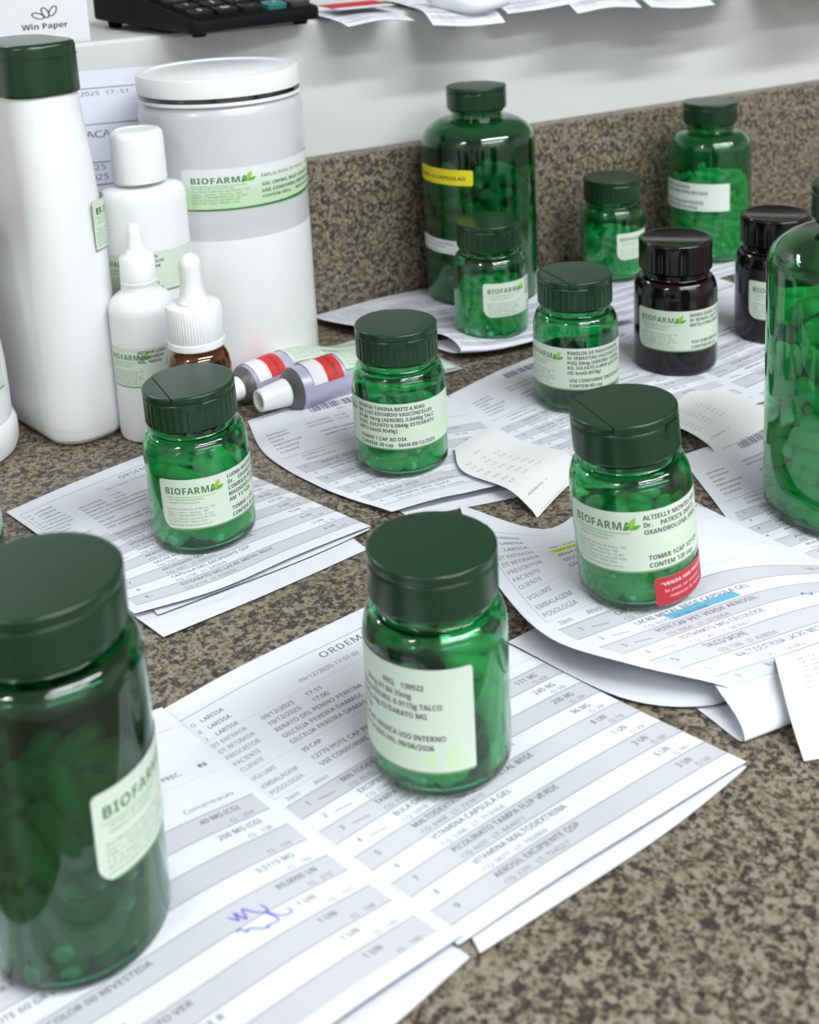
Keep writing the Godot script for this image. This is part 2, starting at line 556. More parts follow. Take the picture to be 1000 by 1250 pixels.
func scribble(im: Image, at: Vector2, size: float, c: Color, sd: int, n := 10) -> void:
	var r := RandomNumberGenerator.new()
	r.seed = sd
	var pts := []
	for i in n:
		pts.append(at + Vector2(size * 0.22 * i + r.randf_range(-0.2, 0.2) * size, r.randf_range(-0.5, 0.5) * size))
	var fine := []
	for i in pts.size() - 1:
		for s in 5:
			var q: Vector3 = along([Vector3(pts[maxi(i - 1, 0)].x, pts[maxi(i - 1, 0)].y, 0), Vector3(pts[i].x, pts[i].y, 0), Vector3(pts[i + 1].x, pts[i + 1].y, 0), Vector3(pts[mini(i + 2, pts.size() - 1)].x, pts[mini(i + 2, pts.size() - 1)].y, 0)], 1.0 + s / 5.0)
			fine.append(Vector2(q.x, q.y))
	stroke(im, fine, 1.6, c)

# ------------------------------------------------------------------ bottles
# a see-through bottle: outside and inside skins of one solid wall
func bottle_wall(k: Dictionary) -> ArrayMesh:
	var rb: float = k.rb
	var rn: float = k.rn
	var p := [Vector2(0, 0.0016), Vector2(rb * 0.7, 0.0013), Vector2(rb * 0.84, 0.0004)]
	p.append_array(arc(rb - 0.0035, 0.0035, 0.0035, -90, 0, 6))
	p.append(Vector2(rb, k.ys * 0.5))
	for i in 11:
		var t := PI / 2 * i / 10
		p.append(Vector2(rn + 0.0018 + (rb - rn - 0.0018) * cos(t), k.ys + (k.nb - k.ys) * sin(t)))
	p.append_array(arc(rn + 0.0018, k.nb + 0.0012, 0.0012, -90, -180, 4).map(func(q): return Vector2(q.x - 0.0006, q.y)))
	var cb: float = k.capb
	p.append_array([Vector2(rn, cb - 0.0022), Vector2(rn + 0.0014, cb - 0.0018), Vector2(rn + 0.0014, cb - 0.0008), Vector2(rn, cb - 0.0004), Vector2(rn, k.H - 0.004), Vector2(rn - 0.0004, k.H - 0.0035), Vector2(rn - 0.0009, k.H - 0.0035), Vector2(rn - 0.0013, k.H - 0.004)])
	var w := 0.0011
	p.append(Vector2(rn - 0.0013, k.nb))
	for i in range(10, -1, -1):
		var t := PI / 2 * i / 10
		p.append(Vector2(rn - 0.0012 + (rb - w - rn + 0.0012) * cos(t), k.ys - 0.0004 + (k.nb - k.ys - 0.0006) * sin(t)))
	p.append(Vector2(rb - w, k.ys * 0.5))
	p.append_array(arc(rb - w - 0.003, 0.0048, 0.003, 0, -90, 5))
	p.append(Vector2(rb * 0.5, 0.0026))
	p.append(Vector2(0, 0.0028))
	return lathe(p, 72)

func d_ring(r: float, chord: float, y: float, ang: float, keep_big := true) -> Array:
	var o := []
	var half := acos(clampf(chord / r, -1, 1))
	var n := 44 if keep_big else 14
	for i in n + 1:
		var t := lerpf(half, TAU - half, float(i) / n) if keep_big else lerpf(-half, half, float(i) / n)
		o.append(Vector3(r * sin(ang + t), y, r * cos(ang + t)))
	return o

func flip_cap(root: Node3D, k: Dictionary, mat: Material, hinge_deg: float, tab_deg: float, ribs := 40, depth := 0.0003) -> void:
	var rc: float = k.rc
	var H: float = k.H
	var cb: float = k.capb
	var rn: float = k.rn
	var seam := H - 0.0034
	var p := [Vector2(0, H - 0.0032 - 0.0012), Vector2(rn + 0.0004, H - 0.0032 - 0.0012), Vector2(rn + 0.0004, cb), Vector2(rc - 0.0007, cb), Vector2(rc - 0.0002, cb + 0.0002), Vector2(rc, cb + 0.0007)]
	for i in 5: p.append(Vector2(rc, lerpf(cb + 0.001, seam - 0.0012, i / 4.0)))
	p.append_array([Vector2(rc, seam - 0.0004), Vector2(rc - 0.0003, seam), Vector2(rc - 0.0012, seam), Vector2(0, seam)])
	var cap := part(root, "cap", lathe(p, 160 if ribs else 72, ribs, depth, cb + 0.0009, seam - 0.001), mat)
	var ang := deg_to_rad(hinge_deg)
	var ch := rc * 0.62
	var rings := []
	for q in [[0.0004, 0.0], [0.0, 0.0003]]: rings.append(d_ring(rc - q[0], ch - 0.00025, seam + 0.0001 + q[1], ang))
	for i in 5:
		var a := PI / 2 * i / 4
		rings.append(d_ring(rc - 0.0009 * (1 - cos(a)), ch - 0.00025 - 0.0003 * (1 - cos(a)), H - 0.0009 * (1 - sin(a)), ang))
	part(cap, "flip_lid", loft(rings, true, true, 55), mat)
	rings = []
	for q in [[0.0004, 0.0], [0.0, 0.0003]]: rings.append(d_ring(rc - q[0], ch, seam + 0.0001 + q[1], ang, false))
	for i in 4:
		var a := PI / 2 * i / 3
		rings.append(d_ring(rc - 0.0009 * (1 - cos(a)), ch, H - 0.0003 - 0.0009 * (1 - sin(a)), ang, false))
	part(cap, "hinge_plate", loft(rings, true, true, 55), mat)
	var tab := around(rc + 0.00035, tab_deg - 15, tab_deg + 15, seam - 0.0028, seam + 0.0006, mat, mat, 0.0026, 0.0026, 0.0006)
	part(cap, "thumb_tab", tab, mat)

func screw_cap(root: Node3D, k: Dictionary, mat: Material, ribs := 48) -> void:
	var rc: float = k.rc
	var p := [Vector2(0, k.H - 0.0025), Vector2(k.rn + 0.0004, k.H - 0.0025), Vector2(k.rn + 0.0004, k.capb), Vector2(rc - 0.0006, k.capb), Vector2(rc, k.capb + 0.0006)]
	for i in 4: p.append(Vector2(rc, lerpf(k.capb + 0.001, k.H - 0.0028, i / 3.0)))
	p.append_array(arc(rc - 0.0014, k.H - 0.0014, 0.0014, 0, 90, 4))
	p.append(Vector2(rc * 0.86, k.H))
	p.append(Vector2(rc * 0.83, k.H - 0.0003))
	p.append(Vector2(0, k.H - 0.0004))
	part(root, "cap", lathe(p, 160 if ribs else 72, ribs, 0.00025, k.capb + 0.0009, k.H - 0.003), mat)

const SMALL := {"rb": 0.0214, "rc": 0.0188, "H": 0.0675, "capb": 0.0526, "ys": 0.0400, "nb": 0.0484, "rn": 0.0162}
const PURPLE := {"rb": 0.0222, "rc": 0.0195, "H": 0.0715, "capb": 0.0552, "ys": 0.0420, "nb": 0.0508, "rn": 0.0167}
const TALL := {"rb": 0.0217, "rc": 0.0194, "H": 0.0706, "capb": 0.0558, "ys": 0.0436, "nb": 0.0518, "rn": 0.0167}
const LONG := {"rb": 0.0236, "rc": 0.0206, "H": 0.1010, "capb": 0.0865, "ys": 0.0750, "nb": 0.0830, "rn": 0.0176}
const MEDIUM := {"rb": 0.0281, "rc": 0.0185, "H": 0.1085, "capb": 0.0945, "ys": 0.0780, "nb": 0.0885, "rn": 0.0155}
const LARGE := {"rb": 0.0357, "rc": 0.0187, "H": 0.1390, "capb": 0.1250, "ys": 0.1040, "nb": 0.1192, "rn": 0.0157}
var walls := {}

func pill_bottle(label: String, k: Dictionary, at: Vector3, hinge := 180.0, tab := 0.0, ribs := 40, depth := 0.0003, tilt := Basis.IDENTITY, glass := "green_glass") -> Node3D:
	var o := thing("pill_bottle", label, "bottle", at)
	o.basis = tilt
	if not walls.has(k): walls[k] = bottle_wall(k)
	part(o, "bottle_body", walls[k], M[glass])
	flip_cap(o, k, M.green_cap, hinge, tab, ribs, depth)
	return o

# ------------------------------------------------------------------ capsules
func nearest(a: Vector3, b: Vector3, c: Vector3, d: Vector3) -> Vector2:
	var u := b - a
	var v := d - c
	var w := a - c
	var uu := u.dot(u)
	var vv := v.dot(v)
	var uv := u.dot(v)
	var uw := u.dot(w)
	var vw := v.dot(w)
	var den := uu * vv - uv * uv
	var s := 0.5 if den < 1e-14 else clampf((uv * vw - vv * uw) / den, 0, 1)
	var t := clampf((uv * s + vw) / vv, 0, 1)
	s = clampf((uv * t - uw) / uu, 0, 1)
	return Vector2(s, t)

# settle capsules in a cylinder; returns [end, end] pairs
func settle(R: float, floor_y: float, tall: float, count: int, r: float, length: float, steps: int, sd: int) -> Array:
	var g := RandomNumberGenerator.new()
	g.seed = sd
	var l := length - 2 * r
	var A := []
	var B := []
	for i in count:
		var d := Vector3(g.randfn(), g.randfn() * 0.55, g.randfn()).normalized() * l / 2
		var rad := (R - r) * sqrt(g.randf()) * 0.9
		var t := g.randf() * TAU
		var c := Vector3(rad * cos(t), floor_y + r + tall * 1.25 * (i + g.randf()) / count, rad * sin(t))
		A.append(c - d)
		B.append(c + d)
	var order := range(count)
	for it in steps:
		if it % 6 == 0: order.sort_custom(func(x, y): return A[x].y + B[x].y < A[y].y + B[y].y)
		var pull := 0.0009 if it < steps * 0.75 else 0.0002
		for i in count:
			A[i].y -= pull
			B[i].y -= pull
		for oi in count:
			var i: int = order[oi]
			for oj in range(oi + 1, count):
				var j: int = order[oj]
				var mi: Vector3 = (A[i] + B[i]) * 0.5
				var mj: Vector3 = (A[j] + B[j]) * 0.5
				if mj.y - mi.y > length: break
				if mi.distance_squared_to(mj) > length * length: continue
				var st := nearest(A[i], B[i], A[j], B[j])
				var p: Vector3 = A[i].lerp(B[i], st.x)
				var q: Vector3 = A[j].lerp(B[j], st.y)
				var e := q - p
				var dist := e.length()
				if dist >= 2 * r: continue
				var push := (e / dist if dist > 1e-7 else Vector3.UP) * (2 * r - dist) * 0.5
				A[i] -= push * (1 - st.x) * 1.3
				B[i] -= push * st.x * 1.3
				A[j] += push * (1 - st.y) * 1.3
				B[j] += push * st.y * 1.3
		for i in count:
			var m: Vector3 = (A[i] + B[i]) * 0.5
			var d: Vector3 = (B[i] - A[i]).normalized() * l / 2
			A[i] = m - d
			B[i] = m + d
			for e in 2:
				var p: Vector3 = A[i] if e == 0 else B[i]
				var h := Vector2(p.x, p.z)
				if h.length() > R - r: h = h.normalized() * (R - r)
				p = Vector3(h.x, maxf(p.y, floor_y + r), h.y)
				if e == 0: A[i] = p
				else: B[i] = p
	var out := []
	for i in count: out.append([A[i], B[i]])
	return out

func capsule_mesh(r: float, length: float) -> ArrayMesh:
	var h := length / 2
	var p := arc(0, -h + r * 0.96, r * 0.96, -90, 0, 5)
	p.append_array([Vector2(r * 0.96, 0.0), Vector2(r, 0.0001)])
	p.append_array(arc(0, h - r, r, 0, 90, 5))
	return lathe(p, 14)

func lay(pair: Array) -> Transform3D:
	var d: Vector3 = (pair[1] - pair[0]).normalized()
	var x := d.cross(Vector3(0.3, 0.1, 1)).normalized()
	return Transform3D(Basis(x, d, x.cross(d)), (pair[0] + pair[1]) * 0.5)

func capsules_in(bottle: Node3D, pairs: Array, r: float, length: float, R: float, mats: Array, label: String, group: String, spin := 0.0) -> void:
	var mesh := capsule_mesh(r, length)
	var turn := Transform3D(Basis(Vector3.UP, spin), Vector3.ZERO)
	var top := 0.0
	for q in pairs: top = maxf(top, (q[0].y + q[1].y) / 2)
	var n := 0
	for q in pairs:
		var c: Vector3 = (q[0] + q[1]) * 0.5
		var reach := maxf(Vector2(q[0].x, q[0].z).length(), Vector2(q[1].x, q[1].z).length())
		if reach < R - r * 2.6 and c.y < top - 3.5 * r: continue      # buried in the heap, seen from nowhere
		n += 1
		var o := MeshInstance3D.new()
		o.name = numbered("capsule")
		o.mesh = mesh
		o.material_override = mats[n % mats.size()]
		add_child(o)
		o.transform = bottle.transform * turn * lay(q)
		tag(o, label, "capsule", group)

func heap_in(bottle: Node3D, pairs: Array, r: float, length: float, mat: Material, label: String, spin := 0.0) -> void:
	var mm := MultiMesh.new()
	mm.transform_format = MultiMesh.TRANSFORM_3D
	mm.mesh = capsule_mesh(r, length)
	mm.instance_count = pairs.size()
	for i in pairs.size(): mm.set_instance_transform(i, Transform3D(Basis(Vector3.UP, spin), Vector3.ZERO) * lay(pairs[i]))
	var o := MultiMeshInstance3D.new()
	o.name = numbered("capsule_heap")
	o.multimesh = mm
	o.material_override = mat
	add_child(o)
	o.transform = bottle.transform
	tag(o, label, "capsules", "", "stuff")

# ------------------------------------------------------------------ paper
func paper(called: String, label: String, category: String, net: Array, printed: Material, group := "", rows := -1.0, cols := -1.0, ripple := 0.0, sd := 0, div := 7) -> MeshInstance3D:
	var c := Vector3.ZERO
	var k := 0
	for row in net:
		for p in row:
			c += p
			k += 1
	c /= k
	c.y = 0
	var moved := []
	for row in net: moved.append(row.map(func(p): return p - c))
	var m := sheet(moved, printed, M.paper, rows, cols, div, 0.0003, ripple, sd)
	return solo(called, m, null, label, category, Vector3(c.x, TOP, c.z), 0.0, group)

func V(x: float, z: float, y := 0.001) -> Vector3:
	return Vector3(x, y, z)

func granite() -> StandardMaterial3D:
	var N := 1024
	var mk := func(sd: int, freq: float, kind: int) -> PackedByteArray:
		var f := FastNoiseLite.new()
		f.seed = sd
		f.frequency = freq
		if kind == 0:
			f.noise_type = FastNoiseLite.TYPE_SIMPLEX_SMOOTH
			f.fractal_octaves = 4
			f.fractal_gain = 0.55
		else:
			f.noise_type = FastNoiseLite.TYPE_CELLULAR
			f.cellular_return_type = FastNoiseLite.RETURN_CELL_VALUE
			f.fractal_type = FastNoiseLite.FRACTAL_NONE
			f.domain_warp_enabled = true
			f.domain_warp_amplitude = 9.0
			f.domain_warp_frequency = 0.07
			f.domain_warp_fractal_octaves = 2
		var im := f.get_seamless_image(N, N, false, false, 0.08, kind == 0)
		im.convert(Image.FORMAT_L8)
		return im.get_data()
	var big: PackedByteArray = mk.call(3, 0.03, 0)      # drifts of tan and of black mica
	var mid: PackedByteArray = mk.call(17, 0.10, 1)      # the grains
	var fine: PackedByteArray = mk.call(29, 0.22, 1)     # smaller grains among them
	var wisp: PackedByteArray = mk.call(41, 0.07, 0)
	var dark := Vector3(54, 51, 49)
	var brown := Vector3(94, 82, 66)
	var grey := Vector3(109, 101, 88)
	var tan_ := Vector3(132, 120, 97)
	var pale := Vector3(142, 135, 121)
	var data := PackedByteArray()
	data.resize(N * N * 3)
	for i in N * N:
		var vb := big[i] / 255.0
		var vm := mid[i] / 255.0
		var vf := fine[i] / 255.0
		var t := vm * 0.62 + vf * 0.38 + (vb - 0.5) * 0.55 + (wisp[i] / 255.0 - 0.5) * 0.35
		var col: Vector3
		if t < 0.34: col = dark.lerp(brown, clampf((t - 0.20) / 0.14, 0, 1) * 0.5)
		elif t < 0.46: col = brown.lerp(grey, (t - 0.34) / 0.12)
		elif t < 0.62: col = grey.lerp(tan_, (t - 0.46) / 0.16)
		else: col = tan_.lerp(pale, clampf((t - 0.62) / 0.16, 0, 1))
		if vf < 0.16: col = col.lerp(dark, 0.6)
		data[i * 3] = clampi(int(col.x), 0, 255)
		data[i * 3 + 1] = clampi(int(col.y), 0, 255)
		data[i * 3 + 2] = clampi(int(col.z), 0, 255)
	var m := StandardMaterial3D.new()
	m.albedo_texture = tex(Image.create_from_data(N, N, false, Image.FORMAT_RGB8, data))
	m.uv1_triplanar = true
	m.uv1_world_triplanar = true
	m.uv1_scale = Vector3.ONE / 0.185
	m.roughness = 0.38
	return m

func make_materials() -> void:
	var g := StandardMaterial3D.new()
	g.resource_name = "green_plastic_glass"
	g.albedo_color = Color(0.35, 0.81, 0.56, 0.0)
	g.refraction_enabled = true
	g.refraction_scale = 0.05
	g.roughness = 0.02
	g.clearcoat_enabled = true
	g.clearcoat = 0.4
	g.clearcoat_roughness = 0.09
	M.green_glass = g
	var dg := g.duplicate()
	dg.albedo_color = Color(0.25, 0.62, 0.43, 0.0)
	M.dark_glass = dg
	var am := g.duplicate()
	am.albedo_color = Color(0.66, 0.48, 0.22, 0.0)
	M.amber_glass = am
	M.green_cap = flat(Color(0.062, 0.195, 0.115), 0.26)
	M.purple = flat(Color(0.045, 0.018, 0.03), 0.12)
	M.purple_cap = flat(Color(0.03, 0.014, 0.022), 0.16)
	M.capsule_green = flat(Color(0.88, 0.96, 0.91), 0.4)
	M.capsule_pale = flat(Color(0.93, 0.97, 0.94), 0.4)
	M.capsule_dark = flat(Color(0.09, 0.14, 0.14), 0.4)
	M.capsule_deep = flat(Color(0.62, 0.80, 0.66), 0.4)
	M.white_plastic = flat(Color(0.89, 0.893, 0.895), 0.36)
	M.white_cap = flat(Color(0.9, 0.905, 0.905), 0.35)
	M.paper = flat(Color(0.855, 0.862, 0.89), 0.85)
	M.label_back = flat(Color(0.8, 0.85, 0.8), 0.7)
	M.granite = granite()
	M.wall = flat(Color(0.80, 0.805, 0.80), 0.7)
	M.room = flat(Color(0.82, 0.82, 0.80), 0.9)
	M.floor = flat(Color(0.55, 0.54, 0.52), 0.5)
	M.chrome = flat(Color(0.40, 0.40, 0.40), 0.12, 1.0)
	M.card = flat(Color(0.87, 0.875, 0.88), 0.7)
	M.black = flat(Color(0.06, 0.062, 0.066), 0.55)
	M.black.metallic_specular = 0.25

func ceiling_lamp(label: String, at: Vector3, w: float, d: float, energy: float) -> void:
	var o := thing("ceiling_light", label, "ceiling light", at, 0.0, "ceiling lights")
	part(o, "frame", slab(-w / 2 - 0.03, w / 2 + 0.03, 0.0, 0.05, -d / 2 - 0.03, d / 2 + 0.03, 0.005), M.white_cap)
	var e := flat(Color(0.95, 0.95, 0.95), 0.6)
	e.emission_enabled = true
	e.emission = Color(1.0, 0.99, 0.97)
	e.emission_energy_multiplier = 1.5
	part(o, "diffuser", slab(-w / 2, w / 2, -0.012, -0.001, -d / 2, d / 2, 0.003), e)
	var l := AreaLight3D.new()
	l.name = "panel_light"
	l.area_size = Vector2(w, d)
	l.light_color = Color(0.965, 0.98, 1.0)
	l.light_energy = energy
	l.shadow_enabled = true
	l.light_size = 0.2
	l.position = at + Vector3(0, -0.02, 0)
	l.rotation_degrees.x = -90
	add_child(l)

func _ready() -> void:
	ts = TextServerManager.get_primary_interface()
	rng.seed = 5
	# ---- camera
	var cam := Camera3D.new()
	cam.name = "camera"
	var att := CameraAttributesPhysical.new()
	att.frustum_near = 0.02
	att.frustum_far = 30.0
	att.frustum_focal_length = 35.0
	att.frustum_focus_distance = 0.50
	att.exposure_aperture = 12.5
	cam.attributes = att
	cam.near = 0.02
	cam.far = 30.0
	cam.projection = Camera3D.PROJECTION_FRUSTUM
	cam.size = 0.02 * 1250.0 / 1500.0
	cam.frustum_offset = Vector2(0, -0.02 * 425.0 / 1500.0)
	cam.transform = Transform3D(Basis(Vector3(0.88647, -0.04767, 0.46032), Vector3(0.14213, 0.97465, -0.17277), Vector3(-0.44042, 0.21858, 0.87078)).orthonormalized(), Vector3(-0.3094, TOP + 0.262, 0.6921))
	add_child(cam)
	cam.current = true
	# ---- surroundings and light
	var we := WorldEnvironment.new()
	we.name = "surroundings"
	var env := Environment.new()
	env.background_mode = Environment.BG_COLOR
	env.background_color = Color(0.6, 0.62, 0.65)
	env.tonemap_mode = Environment.TONE_MAPPER_LINEAR
	env.tonemap_exposure = 0.68
	env.sdfgi_enabled = true
	env.ssao_enabled = true
	env.ssil_enabled = true
	we.environment = env
	add_child(we)
	make_materials()
	ceiling_lamp("long white ceiling light panel over the aisle in front of the worktop", Vector3(0.55, 2.63, 1.45), 2.0, 0.16, 8.0)
	ceiling_lamp("white ceiling light panel at the far side of the aisle", Vector3(0.2, 2.63, 2.5), 2.2, 0.2, 6.0)
	ceiling_lamp("short white ceiling light panel near the left wall", Vector3(-2.15, 2.63, 1.2), 0.6, 0.2, 3.0)
	ceiling_lamp("white ceiling light panel behind the raised ledge", Vector3(-0.9, 2.63, -1.45), 0.9, 0.2, 2.6)
	# ---- the room
	var x0 := -2.6
	var x1 := 2.8
	var z0 := -1.8
	var z1 := 2.8
	struct("floor", slab(x0 - 0.1, x1 + 0.1, -0.1, 0.0, z0 - 0.1, z1 + 0.1), M.floor)
	struct("ceiling", slab(x0 - 0.1, x1 + 0.1, 2.68, 2.78, z0 - 0.1, z1 + 0.1), M.room)
	struct("wall_back", slab(x0, x1, 0, 2.68, z0 - 0.1, z0), M.room)
	struct("wall_front", slab(x0, x1, 0, 2.68, z1, z1 + 0.1), M.room)
	struct("wall_left", slab(x0 - 0.1, x0, 0, 2.68, z0, z1), M.room)
	struct("wall_right", slab(x1, x1 + 0.1, 0, 2.68, z0, z1), M.room)
	struct("wall_counter", slab(-1.4, 1.8, 0.0, TOP + 0.185, -0.42, -0.014, 0.002), M.wall)
	var wt := thing("worktop", "speckled brown and grey granite worktop covered with order forms and jars", "worktop", Vector3(0.2, 0, 0.3))
	part(wt, "slab", slab(-1.6, 1.6, TOP - 0.03, TOP, -0.314, 0.31, 0.002), M.granite)
	part(wt, "cabinet", slab(-1.58, 1.58, 0.0, TOP - 0.03, -0.3, 0.27, 0.002), M.white_plastic)
	solo("backsplash", slab(-1.6, 1.6, 0.0, 0.1, -0.0135, 0.0, 0.001), M.granite, "low granite backsplash along the white wall behind the jars", "backsplash", Vector3(0.2, TOP, 0))
	papers()
	jars()
	white_bottles()
	tubes()
	ledge()

func az(at: Vector3) -> float:
	return rad_to_deg(atan2(-0.3094 - at.x, 0.6921 - at.z))

func jar_label(o: Node3D, r: float, a0: float, width_deg: float, y0: float, y1: float, im: Image, big := 0.006, corner := 0.0015, called := "paper_label", label := "") -> void:
	var m := paint(im, 0.5)
	part(o, called, around(r + 0.00025, a0, a0 + width_deg, y0, y1, m, M.label_back, corner, big), null, label)

func jars() -> void:
	var r := 0.0038
	var l := 0.0205
	# -- jar on the form left of the middle
	var at := Vector3(-0.1798, TOP + 0.0034, 0.2300)
	var f := az(at)
	var side := Basis(Vector3(-0.3094 - at.x, 0, 0.6921 - at.z).normalized(), deg_to_rad(1.5))
	var a := pill_bottle("small green pill jar with fat capsules on the form beside the silver cream tubes", SMALL, at, f - 75, f + 3, 40, 0.0003, side)
	jar_label(a, 0.0214, f - 46, 228, 0.0123, 0.0342, label_image(["LUIMA MARTINS P", "Dr.    EDUARDO MAR", "COMBILIA MAG 30", "MAGNESIO L-TREON", "AM  11/1426"], 1024, 270, ["TOMAR 1 CAP", "CONTEM 30 cap"]))
	var pa := settle(0.0203, 0.0028, 0.040, 44, r, l, 120, 1)
	capsules_in(a, pa, r, l, 0.0203, [M.capsule_green], "fat green capsule in the small jar standing beside the silver cream tubes", "capsules in the jar beside the cream tubes")
	# -- jar in front, in the middle
	at = Vector3(-0.1607, TOP + 0.0042, 0.4002)
	f = az(at)
	var b := pill_bottle("green pill jar in the middle of the nearest form, label partly turned away", TALL, at, f + 170, f + 150, 0)
	var bl := label_image([], 1024, 400, [], false, 0.42, 0.22, 0.92)
	var bt := [["REQ.   139922", 0.66, 0.2], ["30mg KT B6 35mg", 0.56, 0.29], ["100mg AEROBIL 0.0115g TALCO", 0.5, 0.38], ["0.0002g 20g ESTEARATO MG", 0.49, 0.47], ["VALID 6g", 0.47, 0.56], ["INDICACAO MEDICA USO INTERNO", 0.46, 0.68], ["MAN 09/12/2025 VAL 09/06/2026", 0.45, 0.77]]
	for t in bt: say(bl, t[0], 1024 * t[1], 400 * t[2], 28, Color(0.12, 0.13, 0.13), "sansbold", 0.95)
	jar_label(b, 0.0217, f + 27 - 215, 215, 0.0094, 0.0432, bl, 0.004, 0.0012)
	capsules_in(b, settle(0.0206, 0.0028, 0.044, 48, r, l, 120, 2), r, l, 0.0206, [M.capsule_green, M.capsule_green, M.capsule_green, M.capsule_dark, M.capsule_green], "large capsule in the green jar on the nearest form", "capsules in the jar on the nearest form")
	# -- jar with the red sticker, leaning on the puffed form
	at = Vector3(-0.0634, TOP + 0.0165, 0.3722)
	f = az(at)
	side = Basis(Vector3(-0.3094 - at.x, 0, 0.6921 - at.z).normalized(), deg_to_rad(4.5))
	var c := pill_bottle("green pill jar with a red sticker leaning on the puffed-up folded form", SMALL, at, f - 62, f + 62, 0, 0.0003, side)
	jar_label(c, 0.0214, f - 66, 228, 0.0154, 0.0380, label_image(["ALTIELLY MONTES MAC", "Dr.    PATRICK DARTE", "OXANDROLONA 35MG"], 1024, 280, ["TOMAR 1CAP 12/12H", "CONTEM 120 cap"]))
	var red := Image.create(320, 150, false, Image.FORMAT_RGBA8)
	red.fill(Color(0.70, 0.16, 0.21))
	say(red, "\"VENDA SOB PRESCRICAO", 22, 46, 25, Color(0.95, 0.85, 0.86), "sansbold")
	say(red, "So pode ser vendido com", 36, 84, 22, Color(0.95, 0.85, 0.86))
	say(red, "retencao da receita\"", 60, 118, 22, Color(0.95, 0.85, 0.86))
	jar_label(c, 0.0214, f + 16, 76, 0.0023, 0.0125, red, 0.0, 0.001, "red_sticker", "red sticker with white warning text")
	var rs := 0.0029
	var ls := 0.0158
	var pc := settle(0.0203, 0.0028, 0.041, 92, rs, ls, 110, 3)
	capsules_in(c, pc, rs, ls, 0.0203, [M.capsule_green], "green capsule in the leaning jar with the red sticker", "capsules in the jar with the red sticker")
	# -- jar in front of the cream tubes
	at = Vector3(-0.0795, TOP + 0.0030, 0.2156)
	f = az(at)
	var d := pill_bottle("green pill jar on the barcode form in front of the cream tubes' flat ends", SMALL, at, f + 140, f + 3)
	jar_label(d, 0.0214, f - 134, 228, 0.0147, 0.0366, label_image(["GEORGE CANINA BRITZ 4,95KG", "DR. LUIS EDUARDO VASCONCELOS", "KT B6 14mg (AEROBIL 0.0400g TALC", "FUFE, SULFATO 0.0844g ESTEARATO", "ABCG bas(0.9549g)"], 1024, 270, ["TOMAR 1 CAP AO DIA", "CONTEM 30 cap    MAN 09/12/2025"]))
	var pd := settle(0.0203, 0.0028, 0.037, 74, rs, ls, 110, 4)
	capsules_in(d, pd, rs, ls, 0.0203, [M.capsule_pale], "capsule in the green jar in front of the cream tubes' flat ends", "capsules in the jar in front of the tube ends")
	# -- jar with dark capsules
	at = Vector3(0.0282, TOP + 0.0026, 0.2020)
	f = az(at)
	var e := pill_bottle("green pill jar half full of dark capsules on a barcode form", SMALL, at, f - 60, f + 32)
	jar_label(e, 0.0214, f - 88, 228, 0.0130, 0.0349, label_image(["REMILDA DE PAIVA PEREIRA", "Dr SEBASTIAO VASCONCELOS", "PQQ 20mg (AEROBIL 0.0200g", "RIL SULFATO 0.0845 g/ESTEAR", "OD bas(0.8578g)"], 1024, 270, ["USE CONFORME ORIENTACAO", "CONTEM 60 cap"]))
	heap_in(e, settle(0.0203, 0.0028, 0.033, 66, rs, ls, 90, 5), rs, ls, M.capsule_dark, "heap of dark capsules in the half-full green jar")
	# -- jars on the sheets by the backsplash
	var ps := settle(0.0203, 0.0028, 0.042, 185, 0.0025, 0.0135, 90, 6)
	at = Vector3(0.0384, TOP + 0.0062, 0.1015)
	f = az(at)
	var g := pill_bottle("green pill jar standing in front of the big bottle with the yellow sticker", SMALL, at, f + 140, f + 20)
	jar_label(g, 0.0214, f - 12, 228, 0.0150, 0.0355, label_image(["MARLENE DIAS", "Dr PAULO REIS", "ZINCO 30mg", "AEROBIL TALCO"], 1024, 270, ["TOMAR 1 CAP", "CONTEM 60"]))
	heap_in(g, ps, 0.0025, 0.0135, M.capsule_pale, "heap of small green capsules in the jar before the yellow-stickered bottle")
	at = Vector3(0.1690, TOP + 0.0012, 0.0430)
	f = az(at)
	var h := pill_bottle("green pill jar against the backsplash, half hidden by the nearer purple jar", SMALL, at, f + 150, f - 10)
	jar_label(h, 0.0214, f + 8, 200, 0.0150, 0.0335, label_image(["ANA LUZ", "Dr REIS"], 1024, 260, ["TOMAR 1"]))
	heap_in(h, ps, 0.0025, 0.0135, M.capsule_pale, "heap of small green capsules in the jar by the backsplash", 2.1)
	# -- jar cut by the left edge of the picture
	at = Vector3(-0.2772, TOP + 0.001, 0.196)
	f = az(at)
	var v := pill_bottle("green pill jar at the left end of the left-hand form, mostly hidden", SMALL, at, f + 150, f)
	heap_in(v, pd, rs, ls, M.capsule_pale, "heap of green capsules in the mostly hidden jar at the left end")
	# -- long jar in the left foreground
	at = Vector3(-0.2721, TOP + 0.0026, 0.4064)
	f = az(at)
	var n := pill_bottle("tall dark green pill jar, nearest and largest at lower left, with a half-turned label", LONG, at, f + 150, f - 100, 0, 0.0003, Basis.IDENTITY, "dark_glass")
	jar_label(n, 0.0236, f + 13, 200, 0.0280, 0.0530, label_image(["CARLA MENDES", "Dr SILVA"], 1024, 330, ["TOMAR 1"]))
	capsules_in(n, settle(0.0225, 0.0028, 0.062, 74, r, l, 110, 8), r, l, 0.0225, [M.capsule_deep], "large dark green capsule in the tall jar at lower left", "capsules in the tall jar at lower left")
	# -- big bottles
	at = Vector3(0.0705, TOP + 0.002, 0.0375)
	f = az(at)
	var m := pill_bottle("big dark green bottle with a yellow sticker against the backsplash", LARGE, at, f + 160, f + 20, 0, 0.0003, Basis.IDENTITY, "dark_glass")
